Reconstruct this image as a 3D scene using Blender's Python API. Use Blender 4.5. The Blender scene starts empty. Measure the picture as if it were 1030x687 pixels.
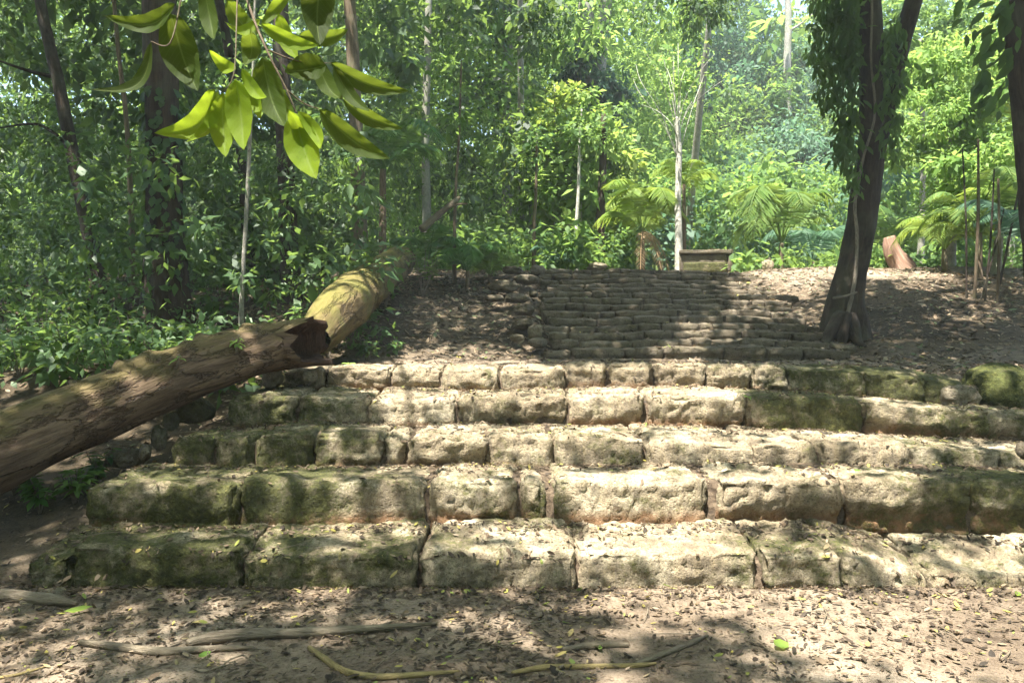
import bpy, bmesh, math, random
import numpy as np
from mathutils import Vector
from mathutils.bvhtree import BVHTree
random.seed(7)
rng = np.random.default_rng(11)
R = math.radians
S = bpy.context.scene
COL = S.collection

# ------------------------------------------------------------------ camera, sky, sun, exposure
F, HOR, H = 750.0, 337.0, 1.6          # focal length in photo pixels, horizon row, eye height
cam = bpy.data.objects.new('camera', bpy.data.cameras.new('camera'))
COL.objects.link(cam)
cam.location = (0, 0, H)
cam.rotation_euler = (R(90), 0, 0)
cam.data.sensor_width = 36
cam.data.lens = 36 * F / 1030
cam.data.shift_y = -(343.5 - HOR) / 1030
cam.data.clip_start, cam.data.clip_end = 0.05, 600
S.camera = cam

HAZE = 0.0016
SUN = Vector((0.20, 0.29, -0.95)).normalized()      # the way the light travels
w = bpy.data.worlds.new('World'); S.world = w; w.use_nodes = True
wn, wl = w.node_tree.nodes, w.node_tree.links
sky = wn.new('ShaderNodeTexSky'); sky.sky_type = 'NISHITA'; sky.sun_disc = False
sky.sun_elevation = math.asin(-SUN.z); sky.sun_rotation = math.atan2(-SUN.x, -SUN.y)
sky.air_density, sky.dust_density, sky.ozone_density = 1.0, 1.5, 1.0
bg = wn['Background']; bg.inputs['Strength'].default_value = 0.11
wl.new(sky.outputs[0], bg.inputs['Color'])
sl = bpy.data.lights.new('sun', 'SUN'); sl.energy = 5.0; sl.angle = R(0.53); sl.color = (1, 0.95, 0.86)
so = bpy.data.objects.new('sun', sl); COL.objects.link(so)
so.rotation_euler = SUN.to_track_quat('-Z', 'Y').to_euler()
S.view_settings.view_transform = 'Standard'; S.view_settings.look = 'None'
S.view_settings.exposure = 2.4; S.view_settings.gamma = 1; S.view_settings.use_curve_mapping = False
S.render.engine = 'CYCLES'
cy = S.cycles
cy.max_bounces = 8; cy.diffuse_bounces = 5; cy.glossy_bounces = 2; cy.transmission_bounces = 6; cy.transparent_max_bounces = 4
cy.use_denoising = True; cy.use_adaptive_sampling = True; cy.adaptive_threshold = 0.02
cy.sample_clamp_indirect = 10

# ------------------------------------------------------------------ helpers
def W(px, py, Y):                       # photo pixel at depth Y -> place in the world
    return np.array(((px - 515) / F * Y, Y, H - (py - HOR) / F * Y))
def G(px, py, z=0.0):                   # photo pixel lying on level ground of height z
    Y = (H - z) * F / (py - HOR)
    return np.array(((px - 515) / F * Y, Y, z))
def tag(o, label=None, cat=None, group=None, kind=None):
    for k, v in (('label', label), ('category', cat), ('group', group), ('kind', kind)):
        if v: o[k] = v
    return o
def empty(name, loc, label, cat, group=None):
    o = bpy.data.objects.new(name, None); COL.objects.link(o); o.location = [float(c) for c in loc]
    o.empty_display_size = 0.2
    return tag(o, label, cat, group)
def mesh_obj(name, verts, faces, mat, parent=None, smooth=True, attrs=None):
    me = bpy.data.meshes.new(name)
    off = np.array(parent_world(parent)) if parent else np.zeros(3)
    v = np.asarray(verts, dtype=np.float64) - off
    if isinstance(faces, np.ndarray):
        n, k = faces.shape
        me.vertices.add(len(v)); me.vertices.foreach_set('co', v.astype(np.float32).ravel())
        me.loops.add(n * k); me.loops.foreach_set('vertex_index', faces.astype(np.int32).ravel())
        me.polygons.add(n); me.polygons.foreach_set('loop_start', np.arange(0, n * k, k, dtype=np.int32))
        me.update(calc_edges=True)
    else:
        me.from_pydata(v.tolist(), [], faces)
    if attrs:
        for k, a in attrs.items():
            at = me.attributes.new(k, 'FLOAT', 'POINT'); at.data.foreach_set('value', np.asarray(a, dtype=np.float32))
    if smooth: me.polygons.foreach_set('use_smooth', np.ones(len(me.polygons), dtype=bool))
    me.materials.append(mat)
    o = bpy.data.objects.new(name, me); COL.objects.link(o)
    if parent: o.parent = parent
    return o
def parent_world(p):
    s = Vector((0, 0, 0))
    while p: s = s + p.location; p = p.parent
    return s
def hash3(i, seed):
    h = (i[..., 0] * 374761393 + i[..., 1] * 668265263 + i[..., 2] * 2147483647 + seed * 974634123) & 0xffffffff
    h = ((h ^ (h >> 13)) * 1274126177) & 0xffffffff
    h = ((h ^ (h >> 16)) * 2246822519) & 0xffffffff
    return ((h ^ (h >> 15)) & 0xffff) / 65535.0
def vn(p, scale=1.0, seed=0):           # value noise, -1..1
    p = np.asarray(p, dtype=np.float64) * scale
    i = np.floor(p).astype(np.int64); f = p - i; f = f * f * f * (f * (f * 6 - 15) + 10)
    out = 0
    for a in (0, 1):
        for b in (0, 1):
            for c in (0, 1):
                wgt = (f[..., 0] if a else 1 - f[..., 0]) * (f[..., 1] if b else 1 - f[..., 1]) * (f[..., 2] if c else 1 - f[..., 2])
                out = out + wgt * hash3(i + np.array((a, b, c)), seed)
    return out * 2 - 1
def fbm(p, scale=1.0, oct=3, seed=0):
    s, a, t = 0, 1.0, 0
    for k in range(oct):
        s = s + a * vn(p, scale * 2 ** k, seed + 17 * k); t += a; a *= 0.5
    return s / t
def norm(v): return v / np.maximum(np.linalg.norm(v, axis=-1, keepdims=True), 1e-9)

# ------------------------------------------------------------------ materials
def mat(name):
    m = bpy.data.materials.new(name); m.use_nodes = True
    return m, m.node_tree.nodes, m.node_tree.links, m.node_tree.nodes['Principled BSDF']
def ramp(nodes, links, src, stops):
    r = nodes.new('ShaderNodeValToRGB'); e = r.color_ramp.elements
    while len(e) < len(stops): e.new(0.5)
    for el, (p, c) in zip(e, stops):
        el.position = p; el.color = (*c, 1) if len(c) == 3 else c
    links.new(src, r.inputs[0]); return r
def noise(nodes, links, vec, scale, detail=4, rough=0.6, dist=0.0):
    n = nodes.new('ShaderNodeTexNoise'); n.inputs['Scale'].default_value = scale; n.inputs['Detail'].default_value = detail
    n.inputs['Roughness'].default_value = rough; n.inputs['Distortion'].default_value = dist
    links.new(vec, n.inputs['Vector']); return n
def mixc(nodes, links, fac, a, b, mode='MIX'):
    m = nodes.new('ShaderNodeMix'); m.data_type = 'RGBA'; m.blend_type = mode
    for sock, v in ((m.inputs[0], fac), (m.inputs[6], a), (m.inputs[7], b)):
        if hasattr(v, 'is_linked'): links.new(v, sock)
        else: sock.default_value = v if not isinstance(v, tuple) or len(v) == 4 else (*v, 1)
    return m.outputs[2]
def math_(nodes, links, op, a, b=None, c=None, clamp=False):
    m = nodes.new('ShaderNodeMath'); m.operation = op; m.use_clamp = clamp
    for sock, v in zip(m.inputs, (a, b, c)):
        if v is None: continue
        if hasattr(v, 'is_linked'): links.new(v, sock)
        else: sock.default_value = v
    return m.outputs[0]
def bump(nodes, links, h, dist, strength=1.0, prev=None):
    b = nodes.new('ShaderNodeBump'); b.inputs['Distance'].default_value = dist; b.inputs['Strength'].default_value = strength
    links.new(h, b.inputs['Height'])
    if prev: links.new(prev, b.inputs['Normal'])
    return b.outputs[0]

def leaf_mat(name, stops, trans=0.5, tcol=(0.34, 0.50, 0.09), rough=0.58, spec=0.28, tone=.6):
    m, n, l, p = mat(name)
    g = n.new('ShaderNodeNewGeometry')
    ta = n.new('ShaderNodeAttribute'); ta.attribute_name = 'tone'
    fac = math_(n, l, 'ADD', math_(n, l, 'MULTIPLY', g.outputs['Random Per Island'], 1 - tone), math_(n, l, 'MULTIPLY', ta.outputs['Fac'], tone))
    r = ramp(n, l, fac, stops)
    l.new(r.outputs[0], p.inputs['Base Color'])
    p.inputs['Roughness'].default_value = rough; p.inputs['Specular IOR Level'].default_value = spec
    t = n.new('ShaderNodeBsdfTranslucent')
    tc = mixc(n, l, 0.55, r.outputs[0], tcol)
    l.new(tc, t.inputs['Color'])
    ms = n.new('ShaderNodeMixShader'); ms.inputs[0].default_value = trans
    l.new(p.outputs[0], ms.inputs[1]); l.new(t.outputs[0], ms.inputs[2])
    l.new(ms.outputs[0], n['Material Output'].inputs['Surface'])
    return m
def G3(a, b, c): return [(0.0, a), (0.5, b), (1.0, c)]
M = {}
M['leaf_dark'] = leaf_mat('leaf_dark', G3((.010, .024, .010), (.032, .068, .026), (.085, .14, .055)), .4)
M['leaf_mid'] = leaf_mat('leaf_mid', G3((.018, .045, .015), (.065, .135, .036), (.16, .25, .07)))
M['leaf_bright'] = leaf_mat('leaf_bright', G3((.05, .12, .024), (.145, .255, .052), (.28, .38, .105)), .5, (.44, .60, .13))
M['leaf_yellow'] = leaf_mat('leaf_yellow', G3((.08, .16, .03), (.17, .26, .05), (.27, .33, .09)), .5, (.50, .60, .10))
M['leaf_blue'] = leaf_mat('leaf_blue', G3((.022, .058, .034), (.078, .148, .088), (.19, .28, .185)), .4, (.22, .44, .22))
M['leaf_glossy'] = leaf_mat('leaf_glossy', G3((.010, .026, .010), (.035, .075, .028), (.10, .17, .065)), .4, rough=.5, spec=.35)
M['frond'] = leaf_mat('frond', G3((.06, .13, .03), (.11, .19, .045), (.17, .24, .06)), 0.4, (0.38, 0.5, 0.08), tone=0)
M['fern'] = leaf_mat('fern', G3((.03, .09, .02), (.05, .13, .03), (.08, .17, .04)), 0.4, tone=0)
M['dry_frond'] = leaf_mat('dry_frond', G3((.20, .13, .07), (.28, .19, .10), (.35, .26, .15)), 0.25, (.4, .25, .1), tone=0)
M['litter'] = leaf_mat('litter', [(0.0, (.022, .017, .012)), (.35, (.055, .040, .028)), (.65, (.105, .074, .047)), (.85, (.17, .125, .08)), (.93, (.26, .20, .14)), (.97, (.34, .28, .07)), (1.0, (.16, .22, .05))], 0.12, (.35, .25, .12), rough=0.7, spec=0.25, tone=0)
M['slope_litter'] = leaf_mat('slope_litter', [(0.0, (.045, .035, .025)), (.3, (.09, .07, .048)), (.55, (.15, .105, .066)), (.75, (.23, .17, .11)), (.88, (.30, .235, .16)), (.93, (.12, .14, .07)), (1.0, (.10, .14, .06))], 0.12, (.3, .22, .1), rough=0.7, spec=0.25, tone=0)

def big_leaf_mat():
    m, n, l, p = mat('broad_leaf')
    a = n.new('ShaderNodeAttribute'); a.attribute_name = 'across'
    b = n.new('ShaderNodeAttribute'); b.attribute_name = 'along'
    tone = n.new('ShaderNodeAttribute'); tone.attribute_name = 'tone'
    base = ramp(n, l, tone.outputs['Fac'], [(0, (.020, .032, .009)), (.5, (.05, .088, .012)), (1, (.14, .21, .012))])
    ab = math_(n, l, 'ABSOLUTE', a.outputs['Fac'])
    t = math_(n, l, 'SUBTRACT', math_(n, l, 'MULTIPLY', b.outputs['Fac'], 13.0), math_(n, l, 'MULTIPLY', ab, 3.2))
    saw = math_(n, l, 'PINGPONG', t, 0.5)
    vein = math_(n, l, 'LESS_THAN', saw, 0.05)
    rib = math_(n, l, 'LESS_THAN', ab, 0.05)
    v = math_(n, l, 'MAXIMUM', math_(n, l, 'MULTIPLY', vein, 0.18), math_(n, l, 'MULTIPLY', rib, 0.45))
    g = n.new('ShaderNodeNewGeometry')
    sp = noise(n, l, g.outputs['Position'], 60, 3)
    spm = ramp(n, l, sp.outputs[0], [(.58, (0, 0, 0)), (.72, (1, 1, 1))])
    c = mixc(n, l, v, base.outputs[0], (.20, .26, .08))
    c = mixc(n, l, math_(n, l, 'MULTIPLY', spm.outputs[0], 0.6), c, (.05, .06, .02))
    l.new(c, p.inputs['Base Color']); p.inputs['Roughness'].default_value = .62; p.inputs['Specular IOR Level'].default_value = .12
    l.new(bump(n, l, saw, 0.001, 0.35), p.inputs['Normal'])
    tr = n.new('ShaderNodeBsdfTranslucent')
    l.new(mixc(n, l, 0.6, c, mixc(n, l, tone.outputs['Fac'], (.09, .11, .015), (.52, .66, .04))), tr.inputs['Color'])
    ms = n.new('ShaderNodeMixShader'); ms.inputs[0].default_value = .6
    l.new(p.outputs[0], ms.inputs[1]); l.new(tr.outputs[0], ms.inputs[2]); l.new(ms.outputs[0], n['Material Output'].inputs['Surface'])
    return m
M['broad_leaf'] = big_leaf_mat()

def stone_mat(name, lo, mid, hi, moss=0.5, stain=0.7):
    m, n, l, p = mat(name)
    g = n.new('ShaderNodeNewGeometry'); pos = g.outputs['Position']
    hf = n.new('ShaderNodeAttribute'); hf.attribute_name = 'hfrac'
    ms = n.new('ShaderNodeAttribute'); ms.attribute_name = 'moss'
    n1 = noise(n, l, pos, 2.3, 6, .65); n2 = noise(n, l, pos, 11, 6, .7, .4); n3 = noise(n, l, pos, 46, 4, .7)
    n6 = noise(n, l, pos, 120, 3, .8)
    base = ramp(n, l, n1.outputs[0], [(.3, lo), (.5, mid), (.68, hi)])
    mott = ramp(n, l, n2.outputs[0], [(.32, (.42, .40, .36)), (.5, (1, 1, 1)), (.72, (1.15, 1.12, 1.02))])
    c = mixc(n, l, 0.85, base.outputs[0], mott.outputs[0], 'MULTIPLY')
    grit = ramp(n, l, n3.outputs[0], [(.34, (.45, .42, .38)), (.47, (1, 1, 1))])
    c = mixc(n, l, 0.8, c, grit.outputs[0], 'MULTIPLY')
    c = mixc(n, l, 0.6, c, ramp(n, l, n6.outputs[0], [(.36, (.35, .32, .28)), (.46, (1, 1, 1)), (.66, (1.2, 1.18, 1.12))]).outputs[0], 'MULTIPLY')
    sep0 = n.new('ShaderNodeSeparateXYZ'); l.new(g.outputs['Normal'], sep0.inputs[0])
    # grey weather streaks on upright faces
    mp = n.new('ShaderNodeMapping'); mp.inputs['Scale'].default_value = (1, 1, .12); l.new(pos, mp.inputs[0])
    ns = noise(n, l, mp.outputs[0], 17, 5, .7, .3)
    upright = math_(n, l, 'SUBTRACT', 1.0, math_(n, l, 'ABSOLUTE', sep0.outputs[2]), None, True)
    stk = ramp(n, l, ns.outputs[0], [(.40, (1, 1, 1)), (.58, (0, 0, 0))])
    c = mixc(n, l, math_(n, l, 'MULTIPLY', math_(n, l, 'MULTIPLY', stk.outputs[0], upright), .55), c, (.15, .125, .10))
    # soil and rotted leaves lodged on the tops
    ns2 = noise(n, l, pos, 5.2, 6, .75, .6)
    dirt = ramp(n, l, ns2.outputs[0], [(.47, (0, 0, 0)), (.60, (1, 1, 1))])
    flat = ramp(n, l, sep0.outputs[2], [(.55, (0, 0, 0)), (.9, (1, 1, 1))])
    c = mixc(n, l, math_(n, l, 'MULTIPLY', math_(n, l, 'MULTIPLY', dirt.outputs[0], flat.outputs[0]), .7), c, (.13, .10, .07))
    # reddish soil stain low on the face
    sm = math_(n, l, 'MULTIPLY', ramp(n, l, math_(n, l, 'ADD', hf.outputs['Fac'], math_(n, l, 'MULTIPLY', math_(n, l, 'SUBTRACT', n2.outputs[0], .5), .5)), [(.10, (1, 1, 1)), (.34, (0, 0, 0))]).outputs[0], stain)
    c = mixc(n, l, sm, c, (.20, .105, .052))
    # pitting
    pv_ = n.new('ShaderNodeTexVoronoi'); pv_.inputs['Scale'].default_value = 31; l.new(pos, pv_.inputs['Vector'])
    pm_ = ramp(n, l, math_(n, l, 'ADD', pv_.outputs['Distance'], math_(n, l, 'MULTIPLY', n1.outputs[0], .55)), [(.36, (1, 1, 1)), (.46, (0, 0, 0))])
    c = mixc(n, l, math_(n, l, 'MULTIPLY', pm_.outputs[0], .75), c, (.07, .055, .04))
    # moss where it grows
    sep = n.new('ShaderNodeSeparateXYZ'); l.new(g.outputs['Normal'], sep.inputs[0])
    n4 = noise(n, l, pos, 3.1, 7, .72, .3); n5 = noise(n, l, pos, 24, 5, .7)
    mm = math_(n, l, 'ADD', math_(n, l, 'ADD', n4.outputs[0], math_(n, l, 'MULTIPLY', n5.outputs[0], .35)), math_(n, l, 'MULTIPLY', ms.outputs['Fac'], .32))
    mmask = ramp(n, l, mm, [(.80, (0, 0, 0)), (.97, (1, 1, 1))])
    mosscol = ramp(n, l, n5.outputs[0], [(.35, (.022, .028, .009)), (.55, (.065, .072, .020)), (.74, (.18, .17, .055))])
    c = mixc(n, l, math_(n, l, 'MULTIPLY', mmask.outputs[0], moss), c, mosscol.outputs[0])
    l.new(c, p.inputs['Base Color']); p.inputs['Roughness'].default_value = .92; p.inputs['Specular IOR Level'].default_value = .2
    v = n.new('ShaderNodeTexVoronoi'); v.inputs['Scale'].default_value = 22; l.new(pos, v.inputs['Vector'])
    pit = ramp(n, l, v.outputs['Distance'], [(.05, (0, 0, 0)), (.28, (1, 1, 1))])
    b = bump(n, l, n2.outputs[0], .032, 1); b = bump(n, l, n3.outputs[0], .02, 1, b); b = bump(n, l, n6.outputs[0], .006, 1, b); b = bump(n, l, pit.outputs[0], .012, .7, b)
    b = bump(n, l, math_(n, l, 'MULTIPLY', n5.outputs[0], mmask.outputs[0]), .02, .6, b)
    l.new(b, p.inputs['Normal'])
    return m
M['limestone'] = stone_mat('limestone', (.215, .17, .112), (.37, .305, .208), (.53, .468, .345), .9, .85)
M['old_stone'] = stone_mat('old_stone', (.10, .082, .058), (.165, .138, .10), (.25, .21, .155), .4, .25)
M['rubble_stone'] = stone_mat('rubble_stone', (.14, .12, .085), (.24, .205, .15), (.36, .31, .23), .6, .4)
M['mossy_stone'] = stone_mat('mossy_stone', (.10, .12, .03), (.16, .18, .05), (.22, .22, .08), 1.0, .0)

def ground_mat():
    m, n, l, p = mat('forest_soil')
    g = n.new('ShaderNodeNewGeometry'); pos = g.outputs['Position']
    n1 = noise(n, l, pos, .9, 5, .6); n2 = noise(n, l, pos, 9, 6, .7, .5); n3 = noise(n, l, pos, 55, 4, .75)
    soil = ramp(n, l, n1.outputs[0], [(.3, (.12, .09, .064)), (.52, (.215, .168, .122)), (.7, (.32, .262, .198))])
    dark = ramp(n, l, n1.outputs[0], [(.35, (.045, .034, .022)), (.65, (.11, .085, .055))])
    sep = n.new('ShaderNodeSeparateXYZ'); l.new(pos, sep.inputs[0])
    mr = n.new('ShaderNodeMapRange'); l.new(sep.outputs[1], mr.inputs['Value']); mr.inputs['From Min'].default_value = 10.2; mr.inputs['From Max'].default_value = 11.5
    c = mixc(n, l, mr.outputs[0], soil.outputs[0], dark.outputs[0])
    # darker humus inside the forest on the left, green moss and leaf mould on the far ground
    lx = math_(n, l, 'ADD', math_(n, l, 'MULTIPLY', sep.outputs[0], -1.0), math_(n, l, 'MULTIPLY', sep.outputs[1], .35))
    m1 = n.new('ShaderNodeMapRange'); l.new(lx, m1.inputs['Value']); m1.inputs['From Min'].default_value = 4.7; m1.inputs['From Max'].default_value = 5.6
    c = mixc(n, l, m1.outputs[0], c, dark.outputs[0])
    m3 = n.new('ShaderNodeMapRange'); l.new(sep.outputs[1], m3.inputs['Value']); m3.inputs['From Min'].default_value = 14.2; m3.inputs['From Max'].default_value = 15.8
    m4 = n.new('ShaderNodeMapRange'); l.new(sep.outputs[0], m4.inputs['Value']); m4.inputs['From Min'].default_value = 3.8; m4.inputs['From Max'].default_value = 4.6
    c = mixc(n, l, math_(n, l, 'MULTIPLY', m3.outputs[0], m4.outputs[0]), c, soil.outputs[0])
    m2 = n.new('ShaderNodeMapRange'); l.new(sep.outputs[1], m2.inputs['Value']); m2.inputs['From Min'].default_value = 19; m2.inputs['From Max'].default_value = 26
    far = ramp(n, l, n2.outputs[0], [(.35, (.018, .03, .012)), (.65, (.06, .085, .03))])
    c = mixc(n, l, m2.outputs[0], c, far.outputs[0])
    c = mixc(n, l, .8, c, ramp(n, l, n2.outputs[0], [(.33, (.45, .43, .40)), (.5, (1, 1, 1)), (.7, (1.15, 1.1, 1.05))]).outputs[0], 'MULTIPLY')
    c = mixc(n, l, .8, c, ramp(n, l, n3.outputs[0], [(.36, (.4, .37, .33)), (.48, (1, 1, 1))]).outputs[0], 'MULTIPLY')
    l.new(c, p.inputs['Base Color']); p.inputs['Roughness'].default_value = .95; p.inputs['Specular IOR Level'].default_value = .15
    b = bump(n, l, n2.outputs[0], .04, .8); b = bump(n, l, n3.outputs[0], .012, 1, b); l.new(b, p.inputs['Normal'])
    return m
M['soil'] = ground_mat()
def earth_mat():
    m, n, l, p = mat('packed_earth')
    g = n.new('ShaderNodeNewGeometry'); n2 = noise(n, l, g.outputs['Position'], 14, 6, .75, .5)
    r = ramp(n, l, n2.outputs[0], [(.35, (.035, .025, .017)), (.5, (.09, .066, .045)), (.68, (.19, .145, .10))])
    l.new(r.outputs[0], p.inputs['Base Color']); p.inputs['Roughness'].default_value = .95; p.inputs['Specular IOR Level'].default_value = .15
    l.new(bump(n, l, n2.outputs[0], .03, 1), p.inputs['Normal']); return m
M['packed_earth'] = earth_mat()

def bark_mat(name, lo, hi, lichen=None, lich_amt=.5, stretch=.18, scale=14, moss=False, plates=0):
    m, n, l, p = mat(name)
    a = n.new('ShaderNodeAttribute'); a.attribute_name = 'barkuv'; a.attribute_type = 'GEOMETRY'
    g = n.new('ShaderNodeNewGeometry')
    mp = n.new('ShaderNodeMapping'); mp.inputs['Scale'].default_value = (1, 1, stretch); l.new(a.outputs['Vector'], mp.inputs[0])
    n1 = noise(n, l, mp.outputs[0], scale, 7, .7, .6); n2 = noise(n, l, g.outputs['Position'], 2.4, 5, .65); n3 = noise(n, l, mp.outputs[0], scale * 3.5, 4, .7)
    c = ramp(n, l, n1.outputs[0], [(.3, lo), (.68, hi)]).outputs[0]
    c = mixc(n, l, .7, c, ramp(n, l, n3.outputs[0], [(.33, (.4, .38, .36)), (.52, (1, 1, 1))]).outputs[0], 'MULTIPLY')
    if plates:
        vo = n.new('ShaderNodeTexVoronoi'); vo.feature = 'DISTANCE_TO_EDGE'; vo.inputs['Scale'].default_value = plates
        mp2 = n.new('ShaderNodeMapping'); mp2.inputs['Scale'].default_value = (1, 1, .38); l.new(a.outputs['Vector'], mp2.inputs[0])
        wob = noise(n, l, mp2.outputs[0], 6, 4, .7); off = n.new('ShaderNodeVectorMath'); off.operation = 'MULTIPLY_ADD'
        l.new(wob.outputs['Color'], off.inputs[0]); off.inputs[1].default_value = (.35, .35, .35); l.new(mp2.outputs[0], off.inputs[2])
        l.new(off.outputs[0], vo.inputs['Vector'])
        crack = ramp(n, l, vo.outputs['Distance'], [(.0, (.25, .22, .2)), (.07, (1, 1, 1))])
        c = mixc(n, l, .75, c, crack.outputs[0], 'MULTIPLY')
    if lichen:
        lm = ramp(n, l, n2.outputs[0], [(.46, (0, 0, 0)), (.62, (1, 1, 1))])
        c = mixc(n, l, math_(n, l, 'MULTIPLY', lm.outputs[0], lich_amt), c, lichen)
    if moss:
        sep = n.new('ShaderNodeSeparateXYZ'); l.new(g.outputs['Normal'], sep.inputs[0])
        mm = ramp(n, l, math_(n, l, 'ADD', math_(n, l, 'MULTIPLY', sep.outputs[2], .55), n2.outputs[0]), [(.72, (0, 0, 0)), (.98, (1, 1, 1))])
        c = mixc(n, l, math_(n, l, 'MULTIPLY', mm.outputs[0], moss), c, (.14, .125, .03))
    l.new(c, p.inputs['Base Color']); p.inputs['Roughness'].default_value = .88; p.inputs['Specular IOR Level'].default_value = .2
    b = bump(n, l, n1.outputs[0], .03, 1); b = bump(n, l, n3.outputs[0], .008, .8, b)
    if plates: b = bump(n, l, crack.outputs[0], .03, .8, b)
    l.new(b, p.inputs['Normal'])
    return m
M['bark_dark'] = bark_mat('bark_dark', (.018, .013, .010), (.068, .05, .038), (.085, .09, .06), .35)
M['bark_red'] = bark_mat('bark_red', (.020, .014, .010), (.082, .055, .04), (.085, .09, .06), .4, .08)
M['bark_pale'] = bark_mat('bark_pale', (.30, .28, .24), (.55, .53, .48), (.30, .33, .24), .4, .6)
M['bark_grey'] = bark_mat('bark_grey', (.16, .15, .13), (.34, .32, .28), (.22, .26, .16), .4, .5)
M['bark_brown'] = bark_mat('bark_brown', (.07, .05, .035), (.20, .15, .10), (.15, .17, .09), .4)
M['log_wood'] = bark_mat('log_wood', (.04, .025, .017), (.225, .155, .10), (.075, .05, .035), .6, .12, 13, .38, 4.2)
M['log_moss'] = bark_mat('log_moss', (.045, .032, .016), (.17, .125, .058), (.085, .09, .028), .7, .3, 9, .6, 3.0)
M['rot'] = bark_mat('rot', (.012, .008, .006), (.06, .032, .018), None, 0, .3)
M['vine'] = bark_mat('vine', (.12, .10, .08), (.28, .24, .19), None, 0, .2, 30)
M['root'] = bark_mat('root', (.13, .10, .07), (.30, .25, .185), (.12, .11, .06), .35, .15, 24)
M['yellow_root'] = bark_mat('yellow_root', (.22, .16, .06), (.42, .33, .15), (.2, .17, .1), .3, .2, 24)

# ------------------------------------------------------------------ terrain
KY = [-60, 4.75, 5.3, 6.1, 7.0, 7.9, 8.6, 10.8, 16.8, 22, 35, 60, 200]
KZ = [-.3, 0.0, .05, .22, .46, .74, 1.12, 1.27, 3.05, 3.3, 4.0, 5.0, 8.0]
def sstep(a, b, x):
    t = np.clip((x - a) / (b - a), 0, 1); return t * t * (3 - 2 * t)
def terr(x, y):
    x = np.asarray(x, dtype=np.float64); y = np.asarray(y, dtype=np.float64)
    z = np.interp(y, KY, KZ)
    p = np.stack([x, y, np.zeros_like(x)], -1)
    rough = .012 + .10 * sstep(9.5, 12, y) + .10 * sstep(-2.9, -4.5, x) * sstep(5, 7, y)
    z = z + fbm(p, .9, 3, 3) * rough + fbm(p, 5, 2, 5) * .012
    z = z + .30 * np.exp(-((x + 2.2) / 1.3) ** 2 - ((y - 12.5) / 2.2) ** 2)               # bank under the upper log
    z = z + .22 * sstep(5.2, 7.5, x) * sstep(9, 12, y) * sstep(19, 14, y)
    flight = sstep(.35, .65, x) * sstep(5.6, 5.0, x) * sstep(10.4, 10.9, y) * sstep(17.6, 16.9, y)
    z = z - .12 * flight
    stairs = sstep(-3.3, -2.9, x - .22 * (y - 5.3)) * sstep(4.7, 4.9, y) * sstep(8.6, 8.3, y)
    z = z - .12 * stairs
    # a wooded mound far behind on the right, and rising ground behind everything
    z = z + 15 * np.exp(-((x - 17) / 15) ** 2) * sstep(29, 50, y) + 9 * sstep(40, 75, y) + 7 * sstep(36, 60, y) * sstep(2, -14, x)
    return z
def axis(segs):
    out = []
    for a, b, s in segs: out.append(np.arange(a, b, s))
    return np.concatenate(out)
ax = axis([(-160, -40, 8), (-40, -12, 1.2), (-12, -5, .3), (-5, 6, .085), (6, 13, .25), (13, 40, 1.2), (40, 161, 8)])
ay = axis([(-60, -8, 6), (-8, 2, .5), (2, 6.2, .07), (6.2, 17.5, .11), (17.5, 30, .5), (30, 80, 1.5), (80, 201, 10)])
gx, gy = np.meshgrid(ax, ay)
gz = terr(gx, gy)
tv = np.stack([gx, gy, gz], -1).reshape(-1, 3)
nx, ny = len(ax), len(ay)
idx = np.arange(nx * ny).reshape(ny, nx)
tf = np.stack([idx[:-1, :-1], idx[:-1, 1:], idx[1:, 1:], idx[1:, :-1]], -1).reshape(-1, 4)
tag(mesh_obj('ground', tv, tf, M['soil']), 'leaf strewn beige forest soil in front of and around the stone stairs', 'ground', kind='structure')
SOLIDS = [(tv, tf)]

# ------------------------------------------------------------------ stone blocks
def lattice(n):
    a, b, c = n; ids = {}; vs = []
    def vid(i, j, k):
        t = (i, j, k)
        if t not in ids: ids[t] = len(vs); vs.append(t)
        return ids[t]
    fs = []
    for i in range(a):
        for j in range(b):
            fs.append((vid(i, j, 0), vid(i, j + 1, 0), vid(i + 1, j + 1, 0), vid(i + 1, j, 0)))
            fs.append((vid(i, j, c), vid(i + 1, j, c), vid(i + 1, j + 1, c), vid(i, j + 1, c)))
    for i in range(a):
        for k in range(c):
            fs.append((vid(i, 0, k), vid(i + 1, 0, k), vid(i + 1, 0, k + 1), vid(i, 0, k + 1)))
            fs.append((vid(i, b, k), vid(i, b, k + 1), vid(i + 1, b, k + 1), vid(i + 1, b, k)))
    for j in range(b):
        for k in range(c):
            fs.append((vid(0, j, k), vid(0, j, k + 1), vid(0, j + 1, k + 1), vid(0, j + 1, k)))
            fs.append((vid(a, j, k), vid(a, j + 1, k), vid(a, j + 1, k + 1), vid(a, j, k + 1)))
    return np.array(vs, dtype=float) / np.array(n), np.array(fs)
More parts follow.
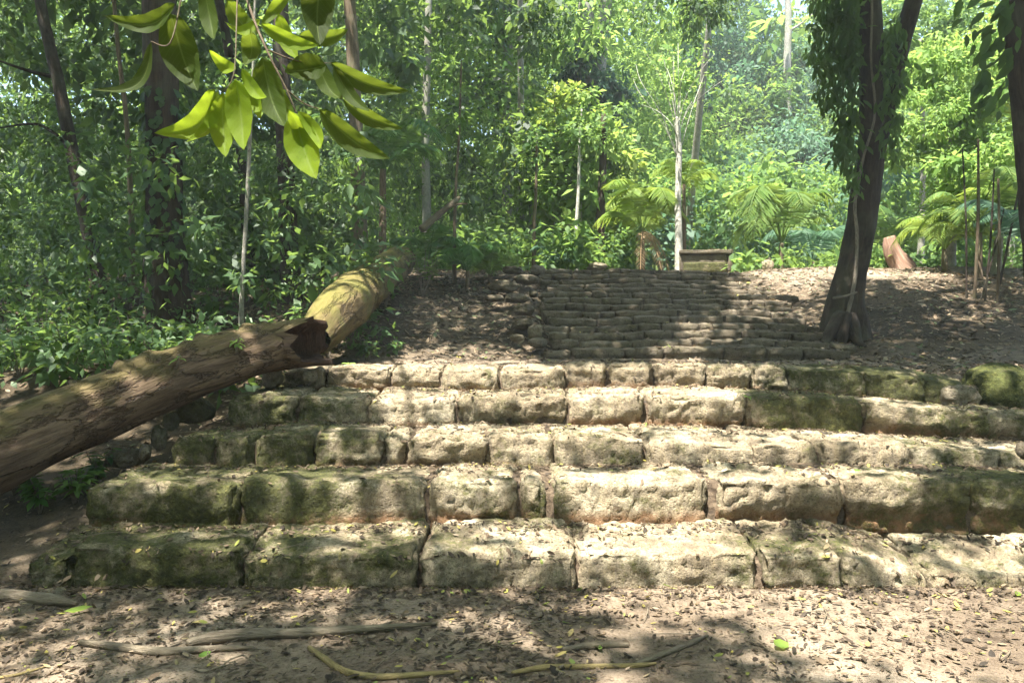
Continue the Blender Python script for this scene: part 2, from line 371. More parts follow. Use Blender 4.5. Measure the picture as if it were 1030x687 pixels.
def block(corners, n, r, rough=1.0, seed=0, undercut=.0):
    """eight corners, ordered x then y then z bits; returns verts, faces, height fraction"""
    uvw, f = lattice(n)
    C = np.array(corners).reshape(2, 2, 2, 3)          # [x][y][z]
    dims = np.array([np.linalg.norm((C[1] - C[0]).mean((0, 1))), np.linalg.norm((C[:, 1] - C[:, 0]).mean((0, 1))), np.linalg.norm((C[:, :, 1] - C[:, :, 0]).mean((0, 1)))])
    q = (uvw - .5) * dims; half = dims / 2; rr = min(r, half.min() * .8)
    cl = np.clip(q, -(half - rr), half - rr); d = q - cl
    ln = np.linalg.norm(d, axis=1, keepdims=True)
    q2 = np.where(ln > 1e-9, cl + rr * d / np.maximum(ln, 1e-9) * np.where(ln > 0, 1, 0), q)
    u = q2 / dims + .5
    nrm = norm(np.where(ln > 1e-9, d, q))
    v = np.zeros((len(u), 3))
    for a in (0, 1):
        for b in (0, 1):
            for c in (0, 1):
                wt = (u[:, 0] if a else 1 - u[:, 0]) * (u[:, 1] if b else 1 - u[:, 1]) * (u[:, 2] if c else 1 - u[:, 2])
                v += wt[:, None] * C[a, b, c]
    o = np.array((seed * 3.17, seed * 1.7, seed * .9))
    edge = sstep(1.05, 1.45, (np.abs(d) > 1e-6).sum(1) * np.clip(ln[:, 0] / max(rr, 1e-6), 0, 1.6) * .72)
    disp = fbm(v + o, 2.6, 3, 1) * .034 + fbm(v + o, 13, 3, 2) * .010
    disp = disp - edge * np.clip(fbm(v + o, 5.5, 3, 12) + .25, 0, 1) * .05
    ridg = -np.abs(fbm(v * np.array((1.0, 1.0, 3.2)) + o, 6, 3, 4)); disp = disp + ridg * .035 + fbm(v + o, 31, 2, 14) * .008
    pits = np.clip(fbm(v + o, 15, 2, 9) - .26, 0, 1); disp = disp - pits * .06
    if rough > 1.0:
        zc = .30 + .18 * vn(v * np.array((1.6, 0, 0)) + o, 1.0, 31) + .05 * vn(v + o, 9, 32)
        disp = disp - .028 * np.exp(-((uvw[:, 2] - zc) / .045) ** 2) * (uvw[:, 1] < .3) * np.clip(.5 + 1.4 * vn(v * np.array((1.0, 0, 0)) + o, 2.2, 33), 0, 1)
    v = v + nrm * (disp * rough)[:, None]
    if undercut > 0:
        m = sstep(.58, .34, uvw[:, 2] + .12 * vn(v, 7, 3)) * (uvw[:, 1] < .5)
        v[:, 1] += m * undercut
    return v, f, uvw[:, 2]

COURSE_Y = [4.76, 5.35, 6.1, 7.0, 7.9]
# photo columns x0, x1, then rows of the front top edge (left, right) and of the foot (left, right), undercut
COURSES = [
 [(22, 67, 566, 559, 584, 585, 0), (69, 241, 549, 552, 585, 587, 0), (243, 419, 560, 558, 587, 588, 0), (424, 579, 560, 559, 589, 590, 0), (581, 766, 558, 557, 591, 592, 0), (770, 849, 558, 560, 593, 595, 0), (851, 934, 560, 578, 597, 599, 0), (938, 1075, 576, 580, 600, 602, 0), (1077, 1230, 578, 580, 604, 606, 0)],
 [(82, 236, 489, 487, 528, 527, .03), (238, 428, 484, 484, 525, 523, 0), (432, 521, 482, 482, 522, 522, .02), (523, 549, 480, 486, 521, 522, 0), (554, 714, 481, 479, 524, 523, 0), (722, 850, 480, 482, 522, 521, .05), (852, 981, 481, 482, 522, 524, .06), (983, 1065, 482, 484, 525, 526, .06), (1068, 1220, 486, 490, 527, 530, .04)],
 [(168, 211, 441, 440, 464, 467, 0), (213, 252, 440, 438, 468, 468, 0), (254, 313, 436, 434, 470, 470, 0), (315, 383, 434, 436, 470, 469, 0), (385, 406, 438, 442, 469, 469, 0), (410, 487, 438, 437, 471, 471, .04), (489, 556, 437, 438, 474, 474, 0), (559, 650, 439, 441, 475, 475, 0), (652, 758, 443, 446, 475, 476, .04), (760, 826, 447, 446, 476, 477, .03), (828, 918, 444, 446, 477, 479, 0), (920, 1010, 447, 453, 479, 482, 0), (1012, 1120, 455, 462, 484, 488, 0)],
 [(229, 297, 399, 399, 431, 430, 0), (299, 368, 400, 402, 429, 428, 0), (370, 457, 404, 402, 429, 428, 0), (460, 572, 399, 398, 429, 429, .05), (574, 649, 397, 396, 425, 425, .03), (653, 750, 397, 395, 426, 427, .03), (751, 869, 397, 400, 429, 431, 0), (871, 997, 402, 413, 431, 440, .06), (999, 1100, 414, 424, 441, 448, .04)],
 [(283, 324, 373, 371, 386, 388, 0), (326, 392, 367, 368, 389, 390, .03), (394, 443, 369, 371, 391, 392, .04), (445, 502, 371, 371, 392, 392, .02), (504, 568, 371, 370, 393, 392, 0), (570, 611, 366, 365, 387, 388, 0), (613, 658, 364, 364, 388, 388, 0), (660, 711, 365, 365, 388, 388, .02), (713, 755, 366, 367, 389, 390, .03), (757, 793, 367, 369, 390, 392, 0), (795, 870, 370, 373, 393, 397, 0), (872, 930, 374, 380, 397, 403, 0), (932, 986, 380, 390, 404, 412, 0)],
]
MOSSX = {0: [(0, 1.0), (240, .9), (430, .6), (600, .25), (780, .45), (900, .55), (1030, .4)],
         1: [(80, .9), (300, .9), (430, .35), (520, .6), (600, .25), (760, .3), (900, .45), (1000, .95)],
         2: [(170, .9), (320, .85), (420, .25), (500, .45), (600, .45), (720, .2), (900, .3), (960, .75), (1030, .4)],
         3: [(230, .95), (350, .55), (400, .2), (500, .35), (620, .1), (740, .2), (770, .95), (860, .95), (880, .35), (1000, .7)],
         4: [(285, .5), (400, .2), (550, .15), (700, .1), (790, .6), (850, 1.0), (990, .9)]}
lower = empty('stone_staircase', (0, 4.76, 0), 'broad lower flight of five courses of huge worn limestone blocks', 'staircase')
ORD = ['lowest', 'second', 'third', 'fourth', 'topmost']
bi = 0
for c, rows in enumerate(COURSES):
    Y = COURSE_Y[c]; Yn = COURSE_Y[c + 1] if c < 4 else 8.75
    # soil core of the course, just behind the block faces
    xl = (rows[0][0] + 8 - 515) / F * Y; xr = (rows[-1][1] - 515) / F * Y
    zc = np.median([H - (r_[2] - HOR) / F * Y for r_ in rows])
    xs = np.linspace(xl + .1, xr, 90)
    cv, cf = [], []
    tops = np.array([np.interp((x / Y * F + 515), [(r_[0] + r_[1]) / 2 for r_ in rows], [H - ((r_[2] + r_[3]) / 2 - HOR) / F * Y for r_ in rows]) for x in xs]) - .075
    nb = 8
    for j in range(nb + 1):
        y = Y + .10 + (Yn + .25 - Y - .10) * j / nb
        pz = tops + .06 * j / nb + .012 * vn(np.stack([xs, np.full(90, y), xs * 0], -1), 6, 8) - (.0 if j else .03)
        cv += [(x, y, z) for x, z in zip(xs, pz)]
    for x in xs: cv.append((x, Y + .10, -.1 if c == 0 else tops.min() - .45))
    for j in range(nb):
        for i in range(89): cf.append((j * 90 + i, j * 90 + i + 1, (j + 1) * 90 + i + 1, (j + 1) * 90 + i))
    b0 = (nb + 1) * 90
    for i in range(89): cf.append((b0 + i, b0 + i + 1, i + 1, i))
    step = mesh_obj('step', cv, np.array(cf), M['packed_earth'], lower)
    SOLIDS.append((np.array(cv, float), np.array(cf)))
    for (x0, x1, tl, tr_, bl, br, uc) in rows:
        bi += 1
        jy = random.uniform(-.025, .035)
        y0 = Y + jy
        def P(px, py, y): return np.array(((px - 515) / F * Y, y, H - (py - HOR) / F * Y))
        # back edge meets the foot of the next course
        def backz(px):
            if c < 4:
                nr = COURSES[c + 1]
                k = np.interp(px, [(q[0] + q[1]) / 2 for q in nr], [(q[4] + q[5]) / 2 for q in nr])
                return H - (k - HOR) / F * Yn
            return 1.275
        zf_l, zf_r = P(x0, tl, Y)[2], P(x1, tr_, Y)[2]
        zb_l, zb_r = max(zf_l - .02, min(zf_l + .10, backz(x0) + .0)), max(zf_r - .02, min(zf_r + .10, backz(x1) + .0))
        yb = Yn + .12 if c < 4 else Y + .62
        X0, X1 = (x0 - 1.2 - 515) / F * Y, (x1 + 1.2 - 515) / F * Y
        sk0, sk1 = random.uniform(-.03, .03), random.uniform(-.03, .03)
        fz_l, fz_r = P(x0, bl, Y)[2] - .14, P(x1, br, Y)[2] - .14
        cor = [(X0, y0, fz_l), (X0, y0 + .015, zf_l), (X0 + sk0, yb, fz_l), (X0 + sk0, yb, zb_l),
               (X1, y0, fz_r), (X1, y0 + .015, zf_r), (X1 + sk1, yb, fz_r), (X1 + sk1, yb, zb_r)]
        L = X1 - X0
        n_ = (max(8, int(L / .021)), max(10, int((yb - y0) / .03)), 13)
        v, f, hf = block(cor, n_, random.uniform(.03, .065) if c else random.uniform(.03, .05), random.uniform(.8, 1.25), bi, uc)
        mo = np.interp(v[:, 0] / Y * F + 515, [a for a, _ in MOSSX[c]], [b for _, b in MOSSX[c]])
        mesh_obj('block', v, f, M['limestone'], step, attrs={'hfrac': hf * 1.3 - .32 if c else hf * .8 + .12, 'moss': mo})
        SOLIDS.append((v, f))

# upper flight
upper = empty('stone_staircase', (2.7, 10.8, 1.27), 'steep dark upper flight of many low narrow stone steps', 'staircase')
NU = 14
for i in range(NU):
    t = i / NU
    y = 10.8 + 6.0 * i / NU; z1 = 1.27 + .127 * (i + 1) + random.uniform(-.012, .012); z0 = z1 - .24
    xl = .50 + .24 * t; xr = 4.95 + .45 * t + random.uniform(-.25, .1)
    xx = xl + random.uniform(-.22, .10); vs, fs, hs, k = [], [], [], 0
    while xx < xr:
        L = random.uniform(.25, .9); x2 = min(xx + L, xr + .2)
        dz = random.uniform(-.018, .008); dy = random.uniform(-.02, .02)
        ta = random.uniform(-.012, .012)
        cor = [(xx, y + dy, z0), (xx, y + dy + .02, z1 + dz + ta), (xx, y + .62, z0), (xx, y + .62, z1 + dz + .015),
               (x2, y + dy, z0), (x2, y + dy + .02, z1 + dz - ta), (x2, y + .62, z0), (x2, y + .62, z1 + dz + .015)]
        v, f, hf = block(cor, (max(5, int((x2 - xx) / .05)), 9, 8), .018, .85, 100 + i * 13 + k, .045)
        vs.append(v); fs.append(f + sum(len(q) for q in vs[:-1])); hs.append(hf * .6 + .4); k += 1
        xx = x2 + random.uniform(.0, .016)
    v, f = np.concatenate(vs), np.concatenate(fs)
    v[:, 2] += .035 * vn(np.stack([v[:, 0], np.full(len(v), i * .35), v[:, 0] * 0], -1), .8, 61) - .05 * sstep(3.6, 5.4, v[:, 0])
    v[:, 1] += .06 * vn(np.stack([v[:, 0], np.full(len(v), i * .5), v[:, 0] * 0], -1), 1.1, 62)
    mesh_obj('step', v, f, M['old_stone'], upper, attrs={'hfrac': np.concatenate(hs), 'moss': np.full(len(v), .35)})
    SOLIDS.append((v, f))

# ------------------------------------------------------------------ loose stones
def rock_mesh(c, size, seed, n=16, flat=.0):
    uvw, f = lattice((n, n, n)); q = uvw * 2 - 1
    sph = norm(q); p = q * .22 + sph * .78
    o = np.array((seed * 2.3, seed * 5.1, seed))
    p = p * (1 + .25 * fbm(p + o, 1.1, 3, 6) + .07 * fbm(p + o, 4, 3, 7))[:, None]
    a = random.uniform(0, 6.3); ca, sa = math.cos(a), math.sin(a)
    p = p * np.array(size) / 2
    if flat: p = p
    p = np.stack([p[:, 0] * ca - p[:, 1] * sa * .5, p[:, 0] * sa * .4 + p[:, 1], p[:, 2]], -1)
    return p + np.array(c), f, uvw[:, 2]
def rock(px, py, Y, wpx, hpx, label, m='rubble_stone', moss=.4, group=None, name='loose_stone', on=None, n=14, cat='stone'):
    c = W(px, py, Y); s = (wpx / F * Y, wpx / F * Y * .8, hpx / F * Y)
    if on is not None: c[2] = on + s[2] * .42
    v, f, hf = rock_mesh(c, s, px * .37 + py, n)
    o = mesh_obj(name, v - c, f, M[m], attrs={'hfrac': hf * .6 + .4, 'moss': np.full(len(v), moss)})
    o.location = c
    SOLIDS.append((v, f))
    return tag(o, label, cat, group)
gl = 'loose stones beside the fallen log'
rock(160, 440, 6.75, 36, 24, 'rounded mossy stone tucked under the fallen log beside the third course', group=gl, moss=.8)
rock(172, 424, 7.0, 20, 18, 'small pale lichen spotted stone just below the fallen log', group=gl)
rock(146, 455, 6.5, 26, 16, 'low stone half sunk in leaves left of the second course', group=gl, moss=.7)
rock(192, 412, 7.3, 44, 28, 'dark shaded stone in the hollow under the log', group=gl, moss=.9)
rock(128, 460, 6.6, 40, 18, 'pale lit earthy lump under the log above the low plants', group=gl, moss=.1)
rock(273, 380, 7.75, 26, 20, 'small brown stone under the hollow end of the log', group=gl)
rock(312, 378, 7.7, 22, 13, 'small pale slab stone propped under the broken log end', group=gl)
gr = 'rubble of the ruined wall left of the upper steps'
rub = [(538, 334, 11.4, 17, 20, 'upright pinkish stone at the foot of the rubble edge'), (527, 312, 12.6, 26, 14, 'flat grey stone midway up the rubble edge'),
       (519, 300, 13.4, 24, 14, 'angular stone above the flat one in the rubble edge'), (537, 296, 13.6, 14, 10, 'square grey stone touching the left end of the upper steps'),
       (507, 288, 14.2, 30, 16, 'broad dark stone jutting from the leafy slope'), (530, 281, 14.8, 26, 13, 'pale stone near the top of the rubble edge'),
       (541, 272, 16.2, 22, 14, 'topmost stone of the rubble edge'), (516, 272, 15.8, 24, 10, 'thin slab lying at the crest of the leafy slope'),
       (526, 326, 11.8, 22, 16, 'dark round stone left of the upright pinkish one'), (541, 345, 11.0, 24, 14, 'low stone at the bottom left corner of the upper flight'),
       (520, 340, 11.2, 18, 10, 'small half buried stone at the foot of the leafy slope'), (497, 300, 13.3, 18, 9, 'small flat stone sunk in the leafy slope')]
for a in rub: rock(a[0], a[1], a[2], a[3], a[4] * .75, a[5], m='rubble_stone' if 'pinkish stone' in a[5] else 'old_stone', moss=.5, group=gr)
rock(772, 268, 17.3, 15, 13, 'round cream boulder sitting on a flat stone at the stair top', moss=0.0, m='limestone', name='boulder', cat='boulder')
rock(774, 275.5, 17.2, 19, 6, 'flat weathered slab under the round cream boulder', moss=0.1)
rock(1002, 398, 8.3, 80, 62, 'big bright green moss covered boulder at the right end of the lower stairs', m='mossy_stone', moss=1.0, name='boulder', n=26, cat='boulder')
rock(962, 400, 8.0, 44, 26, 'brown broken stone where the topmost course crumbles beside the mossy boulder', moss=.4)
rock(600, 268, 17.4, 26, 8, 'low tan stone on the crest above the upper steps', moss=.2)
rock(1029, 453, 5.9, 12, 16, 'small dark stone standing on a lower step at the right edge', m='old_stone', moss=.2)
rock(45, 387 + 213, 4.55, 52, 12, 'flat grey stone lying in the dirt in front of the steps', moss=.3)

# ------------------------------------------------------------------ ray access to what is solid
def bvh():
    V, P, o = [], [], 0
    for v, f in SOLIDS:
        V.append(v); P += (f + o).tolist(); o += len(v)
    return BVHTree.FromPolygons(np.concatenate(V).tolist(), P)
BV = bvh()
def drop(x, y, top=12.0):
    h = BV.ray_cast(Vector((x, y, top)), Vector((0, 0, -1)))
    return h[0], h[1]

# ------------------------------------------------------------------ tubes: trunks, logs, roots, vines
def spline(pts, n):
    pts = np.array(pts, float); k = len(pts)
    t = np.linspace(0, k - 1, n); i = np.clip(t.astype(int), 0, k - 2); f = (t - i)[:, None]
    p0 = pts[np.maximum(i - 1, 0)]; p1 = pts[i]; p2 = pts[i + 1]; p3 = pts[np.minimum(i + 2, k - 1)]
    return .5 * (2 * p1 + (p2 - p0) * f + (2 * p0 - 5 * p1 + 4 * p2 - p3) * f ** 2 + (3 * p1 - p0 - 3 * p2 + p3) * f ** 3)
def tube(pts, rad, n=24, m=12, rough=.06, seed=0, freq=3.0, cap=True, flare=0.0):
    """pts [(x,y,z)], rad list along pts -> verts, faces(list), barkuv"""
    c = spline(pts, n); r = np.interp(np.linspace(0, 1, n), np.linspace(0, 1, len(rad)), rad)
    t = norm(np.gradient(c, axis=0))
    ref = np.array((0, 0, 1.0)) if abs(t[0][2]) < .8 else np.array((0, 1.0, 0))
    a = norm(np.cross(t, ref)); b = np.cross(t, a)
    th = np.linspace(0, 2 * np.pi, m, endpoint=False)
    ct, st = np.cos(th), np.sin(th)
    L = np.concatenate([[0], np.cumsum(np.linalg.norm(np.diff(c, axis=0), axis=1))])
    uv = np.stack([np.broadcast_to(ct * r.mean(), (n, m)), np.broadcast_to(st * r.mean(), (n, m)), np.broadcast_to(L[:, None], (n, m))], -1)
    rr = r[:, None] * (1 + rough * 2 * fbm(uv / max(r.mean(), .02) * np.array((1, 1, .35)) + seed * 7.1, freq * .35, 3, seed % 97))
    if flare: rr = rr * (1 + flare * np.exp(-L / (.5 + r[0]))[:, None] * (1 + .5 * np.sin(th * 4 + seed)))
    v = c[:, None, :] + a[:, None, :] * (ct * rr)[..., None] + b[:, None, :] * (st * rr)[..., None]
    v = v.reshape(-1, 3); uv = uv.reshape(-1, 3)
    f = []
    for i in range(n - 1):
        for j in range(m):
            k = (j + 1) % m
            f.append((i * m + j, i * m + k, (i + 1) * m + k, (i + 1) * m + j))
    if cap:
        f.append(tuple(range(m - 1, -1, -1))); f.append(tuple(range((n - 1) * m, n * m)))
    return v, f, uv
class Tubes:
    def __init__(s): s.v, s.f, s.u, s.n = [], [], [], 0
    def add(s, *a, **k):
        v, f, u = tube(*a, **k)
        s.v.append(v); s.u.append(u); s.f += [tuple(i + s.n for i in q) for q in f]; s.n += len(v); return s
    def build(s, name, m, parent=None):
        o = mesh_obj(name, np.concatenate(s.v), s.f, m, parent)
        at = o.data.attributes.new('barkuv', 'FLOAT_VECTOR', 'POINT'); at.data.foreach_set('vector', np.concatenate(s.u).astype(np.float32).ravel())
        return o

# ------------------------------------------------------------------ leaves
LEAF = {'lo': (np.array([(0, 0, 0), (.42, .5, .06), (1, 0, -.08), (.42, -.5, .06)]), np.array([(0, 1, 2, 3)])),
        'mid': (np.array([(0, 0, 0), (.28, .42, .05), (.68, .40, .02), (1, 0, -.16), (.68, -.40, .02), (.28, -.42, .05), (.30, 0, -.03), (.68, 0, -.06)]),
                np.array([(0, 6, 1, 1), (0, 5, 6, 6), (1, 6, 7, 2), (5, 4, 7, 6), (2, 7, 3, 3), (4, 3, 7, 7)]))}
def leaf_arrays(pos, axis_, nrm, length, ratio=.42, kind='lo', curl=None):
    T, Fc = LEAF['lo'] if kind == 'lo' else LEAF['mid']
    N = len(pos); ax_ = norm(axis_); b = norm(np.cross(nrm, ax_)); nn = np.cross(ax_, b)
    length = np.broadcast_to(length, (N,)); ratio = np.broadcast_to(ratio, (N,))
    z = T[None, :, 2]
    if curl is not None: z = z * curl[:, None] + curl[:, None] * (T[None, :, 0] - .5) ** 2 * .5
    v = pos[:, None, :] + (ax_[:, None, :] * T[None, :, 0:1] + b[:, None, :] * (T[None, :, 1:2] * ratio[:, None, None]) + nn[:, None, :] * z[..., None]) * length[:, None, None]
    return v.reshape(-1, 3), T, Fc, N
def leaf_obj(name, pos, axis_, nrm, length, m, parent=None, ratio=.5, kind='lo', curl=None):
    v, T, Fc, N = leaf_arrays(pos, axis_, nrm, length, ratio, kind, curl)
    pw = np.asarray(pos, float); tone = np.clip(.5 + .55 * vn(pw, .30, 201) + .42 * vn(pw, 1.0, 202), 0, 1)
    at_ = {'tone': np.repeat(tone, len(T))}
    k = len(T); base = (np.arange(N) * k)[:, None]
    if kind == 'lo':
        f = (base[:, :, None] + Fc[None]).reshape(-1, 4)
        return mesh_obj(name, v, f, m, parent, smooth=False, attrs=at_)
    tri = np.array([(0, 6, 1), (0, 5, 6), (1, 6, 7), (1, 7, 2), (5, 4, 7), (5, 7, 6), (2, 7, 3), (4, 3, 7)])
    f = (base[:, :, None] + tri[None]).reshape(-1, 3)
    return mesh_obj(name, v, f, m, parent, smooth=False, attrs=at_)
def rdir(n): return norm(rng.normal(size=(n, 3)))
def cluster_cloud(centers, crad, per, size, droop=.5, flat=.75, up=.9):
    """leaves in clumps round the centres: pos, axis, normal, length"""
    centers = np.asarray(centers, float); C = np.repeat(centers, per, axis=0); cr = np.repeat(np.broadcast_to(crad, (len(centers),)), per)
    d = rdir(len(C)) * (rng.random((len(C), 1)) ** .45)
    d[:, 2] *= flat
    pos = C + d * cr[:, None]
    ax_ = norm(d * 1.0 + rng.normal(size=d.shape) * .55 + np.array((0, 0, -droop)))
    nm = norm(rng.normal(size=d.shape) * .5 + np.array((-.1, -.25, up)) + d * .35)
    ln = size * rng.uniform(.6, 1.35, len(C)) * np.repeat(rng.choice([.55, .75, .9, 1.0, 1.25, 1.6], len(centers)), per)
    return pos, ax_, nm, ln
def cat_(parts): return tuple(np.concatenate([p[i] for p in parts]) for i in range(4))

def frond(base, az, length, rise, droop, nleaf=26, wid=.30, leafw=.10, seed=0):
    """a feather frond: arching rachis with two rows of narrow drooping leaflets"""
    n = 14
    t = np.linspace(0, 1, n); dirh = np.array((math.cos(az), math.sin(az), 0))
    hor = length * .72 * (t - .08 * t ** 2); ver = length * (rise * t - droop * t ** 2)
    c = np.array(base) + dirh * hor[:, None] + np.array((0, 0, 1.0)) * ver[:, None]
    side = np.array((-math.sin(az), math.cos(az), 0))
    tv_, tf_, tu = tube(c[::2], [.012 * length, .004 * length], 10, 5, 0)
    ts = np.linspace(.14, .99, nleaf); cc = np.stack([np.interp(ts, t, c[:, i]) for i in range(3)], -1)
    tan = norm(np.stack([np.interp(ts, t, np.gradient(c[:, i])) for i in range(3)], -1))
    ll = length * wid * np.sin(np.pi * np.clip(ts * .86 + .13, 0, 1)) ** .7
    V, Fs, o = [tv_], list(tf_), len(tv_)
    for s in (-1, 1):
        ax_ = norm(side * s * 1.0 + tan * .55 + np.array((0, 0, -.28)) + rng.normal(size=cc.shape) * .07)
        up = norm(np.cross(ax_, tan) * s * 1.0 + np.array((0, 0, .4)))
        b = norm(np.cross(up, ax_))
        w_ = leafw * ll
        k = len(cc)
        p0 = cc; p1 = cc + ax_ * (ll * .35)[:, None] + b * (w_ * .5)[:, None]; p2 = cc + ax_ * ll[:, None] + np.array((0, 0, -.22)) * ll[:, None]
        p3 = cc + ax_ * (ll * .35)[:, None] - b * (w_ * .5)[:, None]
        V.append(np.stack([p0, p1, p2, p3], 1).reshape(-1, 3))
        Fs += [(o + 4 * i, o + 4 * i + 1, o + 4 * i + 2, o + 4 * i + 3) for i in range(k)]; o += 4 * k
    return np.concatenate(V), Fs
def palm(name, label, cat, base, n, length, stem_h=0.3, stem_r=.05, m='frond', az0=None, spread=2 * math.pi, group=None, dry=0, rise=(.5, 1.1), nleaf=26, wid=.30, leafw=.13, lean=(0, 0)):
    base = np.array(base, float); r = empty(name, base, label, cat, group)
    top = base + np.array((lean[0], lean[1], stem_h))
    Tubes().add([base - (0, 0, .2), (base + top) / 2, top], [stem_r * 1.3, stem_r, stem_r * .8], 10, 8, .1, n).build('stem', M['bark_brown'], r)
    a0 = random.uniform(0, 6.28) if az0 is None else az0
    for i in range(n):
        az = a0 + spread * (i / n) + random.uniform(-.25, .25)
        rs = random.uniform(*rise) + .45
        v, f = frond(top, az, length * random.uniform(.75, 1.1), rs, rs * random.uniform(.55, .95) + .15, nleaf, wid, leafw)
        mesh_obj('frond', v, f, M[m], r, smooth=False, attrs={'tone': np.full(len(v), random.uniform(.35, .85))})
    for i in range(dry):
        v, f = frond(top, random.uniform(0, 6.28), length * .8, .1, 1.1, nleaf, .16, .1)
        tag(mesh_obj('frond', v, f, M['dry_frond'], r, smooth=False), 'dead brown hanging frond')
    return r

# ------------------------------------------------------------------ the fallen logs
def log_piece(name, label, path, rad, m, n=90, mm=56, seed=0, hollow=None, rough=.07):
    c0 = path[0]
    r = empty(name, path[len(path) // 2], label, 'log')
    v, f, uv = tube(path, rad, n, mm, rough, seed, 3.0, cap=False)
    v = v.reshape(n, mm, 3); c = spline(path, n)
    th = np.arange(mm) / mm * 2 * np.pi
    if hollow:                                 # the near side of the end has rotted away
        for i in range(n):
            off = norm(v[i] - c[i]); near = np.clip(-off[:, 1] * .9 + off[:, 2] * .15, 0, 1)
            for_end = sstep(n - 26, n - 1, np.array(float(i)))
            v[i] -= norm(c[-1] - c[-4]) * (near ** 1.3 * .62 * for_end * (1 + .35 * vn(off * 2.2 + seed, 2.0, 3)))[:, None]
    gz_ = vn(uv.reshape(n, mm, 3) * np.array((1, 1, .12)), 16, 3) * .5 + vn(uv.reshape(n, mm, 3) * np.array((1, 1, .3)), 7, 4)
    v += (v - c[:, None, :]) * (gz_ * .055)[..., None]
    rag = (np.sin(th * 3 + seed) * .4 + vn(np.stack([np.cos(th) * 2, np.sin(th) * 2, th * 0 + seed], -1), 1.6, 5)) 
    t = norm(c[-1] - c[-4])
    for k in range(10):                        # ragged broken end
        wgt = ((10 - k) / 10) ** 1.5
        v[n - 1 - k] += t * (rag * .13 * wgt)[:, None]
    f = [q for q in f]
    o = mesh_obj('bark', v.reshape(-1, 3), f, M[m], r)
    at = o.data.attributes.new('barkuv', 'FLOAT_VECTOR', 'POINT'); at.data.foreach_set('vector', uv.astype(np.float32).ravel())
    # rim and hollow inside
    depth = hollow or .05
    rings = [v[n - 1]]; ce = c[-1]
    rim = [(-.0, .80), (-.12 * depth, .74), (-.6 * depth, .66), (-depth, .5), (-depth, .05)]
    for dz, s in rim:
        along = ((v[n - 1] - ce) @ t)[:, None]
        keep = {.80: 1.0, .74: .95, .66: .8}.get(s, 0.0)
        rings.append(ce + t * dz + (v[n - 1] - ce - t * along) * s + t * along * keep)
    iv = np.concatenate(rings); fi = []
    for i in range(len(rings) - 1):
        for j in range(mm):
            k = (j + 1) % mm; fi.append((i * mm + j, i * mm + k, (i + 1) * mm + k, (i + 1) * mm + j))
    oi = mesh_obj('hollow' if hollow else 'broken_end', iv, fi, M['rot'], r)
    at = oi.data.attributes.new('barkuv', 'FLOAT_VECTOR', 'POINT'); at.data.foreach_set('vector', iv.astype(np.float32).ravel())
    return r, v.reshape(-1, 3)
log1, _ = log_piece('fallen_log', 'long reddish brown fallen log with a hollow broken end, lying across the stair corner', [W(-190, 535, 4.9), W(-40, 470, 5.5), W(60, 427, 6.1), W(160, 386, 6.75), W(268, 352, 7.5), W(328, 344, 7.8)], [.30, .29, .27, .255, .25, .265], 'log_wood', 120, 64, 4, 1.1)
# loose bark plates along its back
bk = []
pc = [W(75, 393, 6.15), W(120, 373, 6.45), W(185, 350, 6.9), W(230, 337, 7.25), W(275, 328, 7.5)]
sp = spline(pc, 60)
bv, bf = [], []
for i, p_ in enumerate(sp):
    for j in range(7):
        a = (j / 6 - .5)
        e = .5 + .5 * math.sin(i * .9) * .4 + .3 * math.sin(i * .37 + 1)
        q_ = p_ + np.array((.06, .0, -.02)) * a * 2 * e + np.array((.10, -.16, -.10)) * a * e
        bv.append(q_ + np.array((0, -.02, .035 - .10 * a * a + .018 * vn(q_[None], 14, 2)[0])))
for i in range(59):
    for j in range(6): bf.append((i * 7 + j, i * 7 + j + 1, i * 7 + j + 8, i * 7 + j + 7))
o_ = mesh_obj('loose_bark', bv, bf, M['log_wood'], log1)
at = o_.data.attributes.new('barkuv', 'FLOAT_VECTOR', 'POINT'); at.data.foreach_set('vector', np.array(bv, dtype=np.float32).ravel())
sm_ = o_.modifiers.new('thick', 'SOLIDIFY'); sm_.thickness = .03
log2, _ = log_piece('fallen_log', 'thick yellow green mossy log lying up the leafy slope behind the hollow log', [W(316, 342, 8.6), W(346, 308, 9.7), W(378, 281, 11.8), W(403, 262, 14.5)], [.20, .335, .31, .29], 'log_moss', 80, 56, 9, None, .06)
r_ = empty('fallen_branch', W(425, 228, 14.5), 'broken leaning brown branch beyond the mossy log', 'branch')
Tubes().add([W(424, 231, 14.4), W(441, 216, 14.7), W(462, 199, 15.2)], [.075, .07, .04], 16, 10, .1, 3).build('limb', M['bark_brown'], r_)
Tubes().add([W(440, 216, 14.7), W(455, 207, 14.8), W(470, 205, 14.9)], [.05, .03, .015], 8, 6, .1, 5).build('twig', M['bark_brown'], r_)

# ------------------------------------------------------------------ trees
TREES = {}
def tree(key, name, label, cat, path, rad, bark, limbs=(), crown=None, cmat='leaf_mid', vine=None, flare=.35, group=None, n=40, m=18, cname='crown', rough=.07):
    r = empty(name, path[0], label, cat, group)
    T = Tubes(); seed = len(TREES) * 3 + 1
    T.add(path, rad, n, m, rough, seed, 3.0, True, flare)
    for lp, lr in limbs: T.add(lp, lr, max(8, 4 * len(lp)), 8, .06, seed + len(T.v))
    T.build('trunk', M[bark], r)
    if crown is not None: leaf_obj(cname, *crown, M[cmat], r)
    TREES[key] = r
    return r
def up(px, Y, pts, wpx, z0=None):
    """trunk path from photo points at depth Y, rooted in the ground; carried on above the frame"""
    P_ = [W(x, y, Y) for x, y in pts]
    base = P_[0].copy(); base[2] = float(terr(base[0], base[1])) - .15
    if base[2] < P_[0][2]: P_ = [base] + P_
    else: P_[0] = base
    return P_
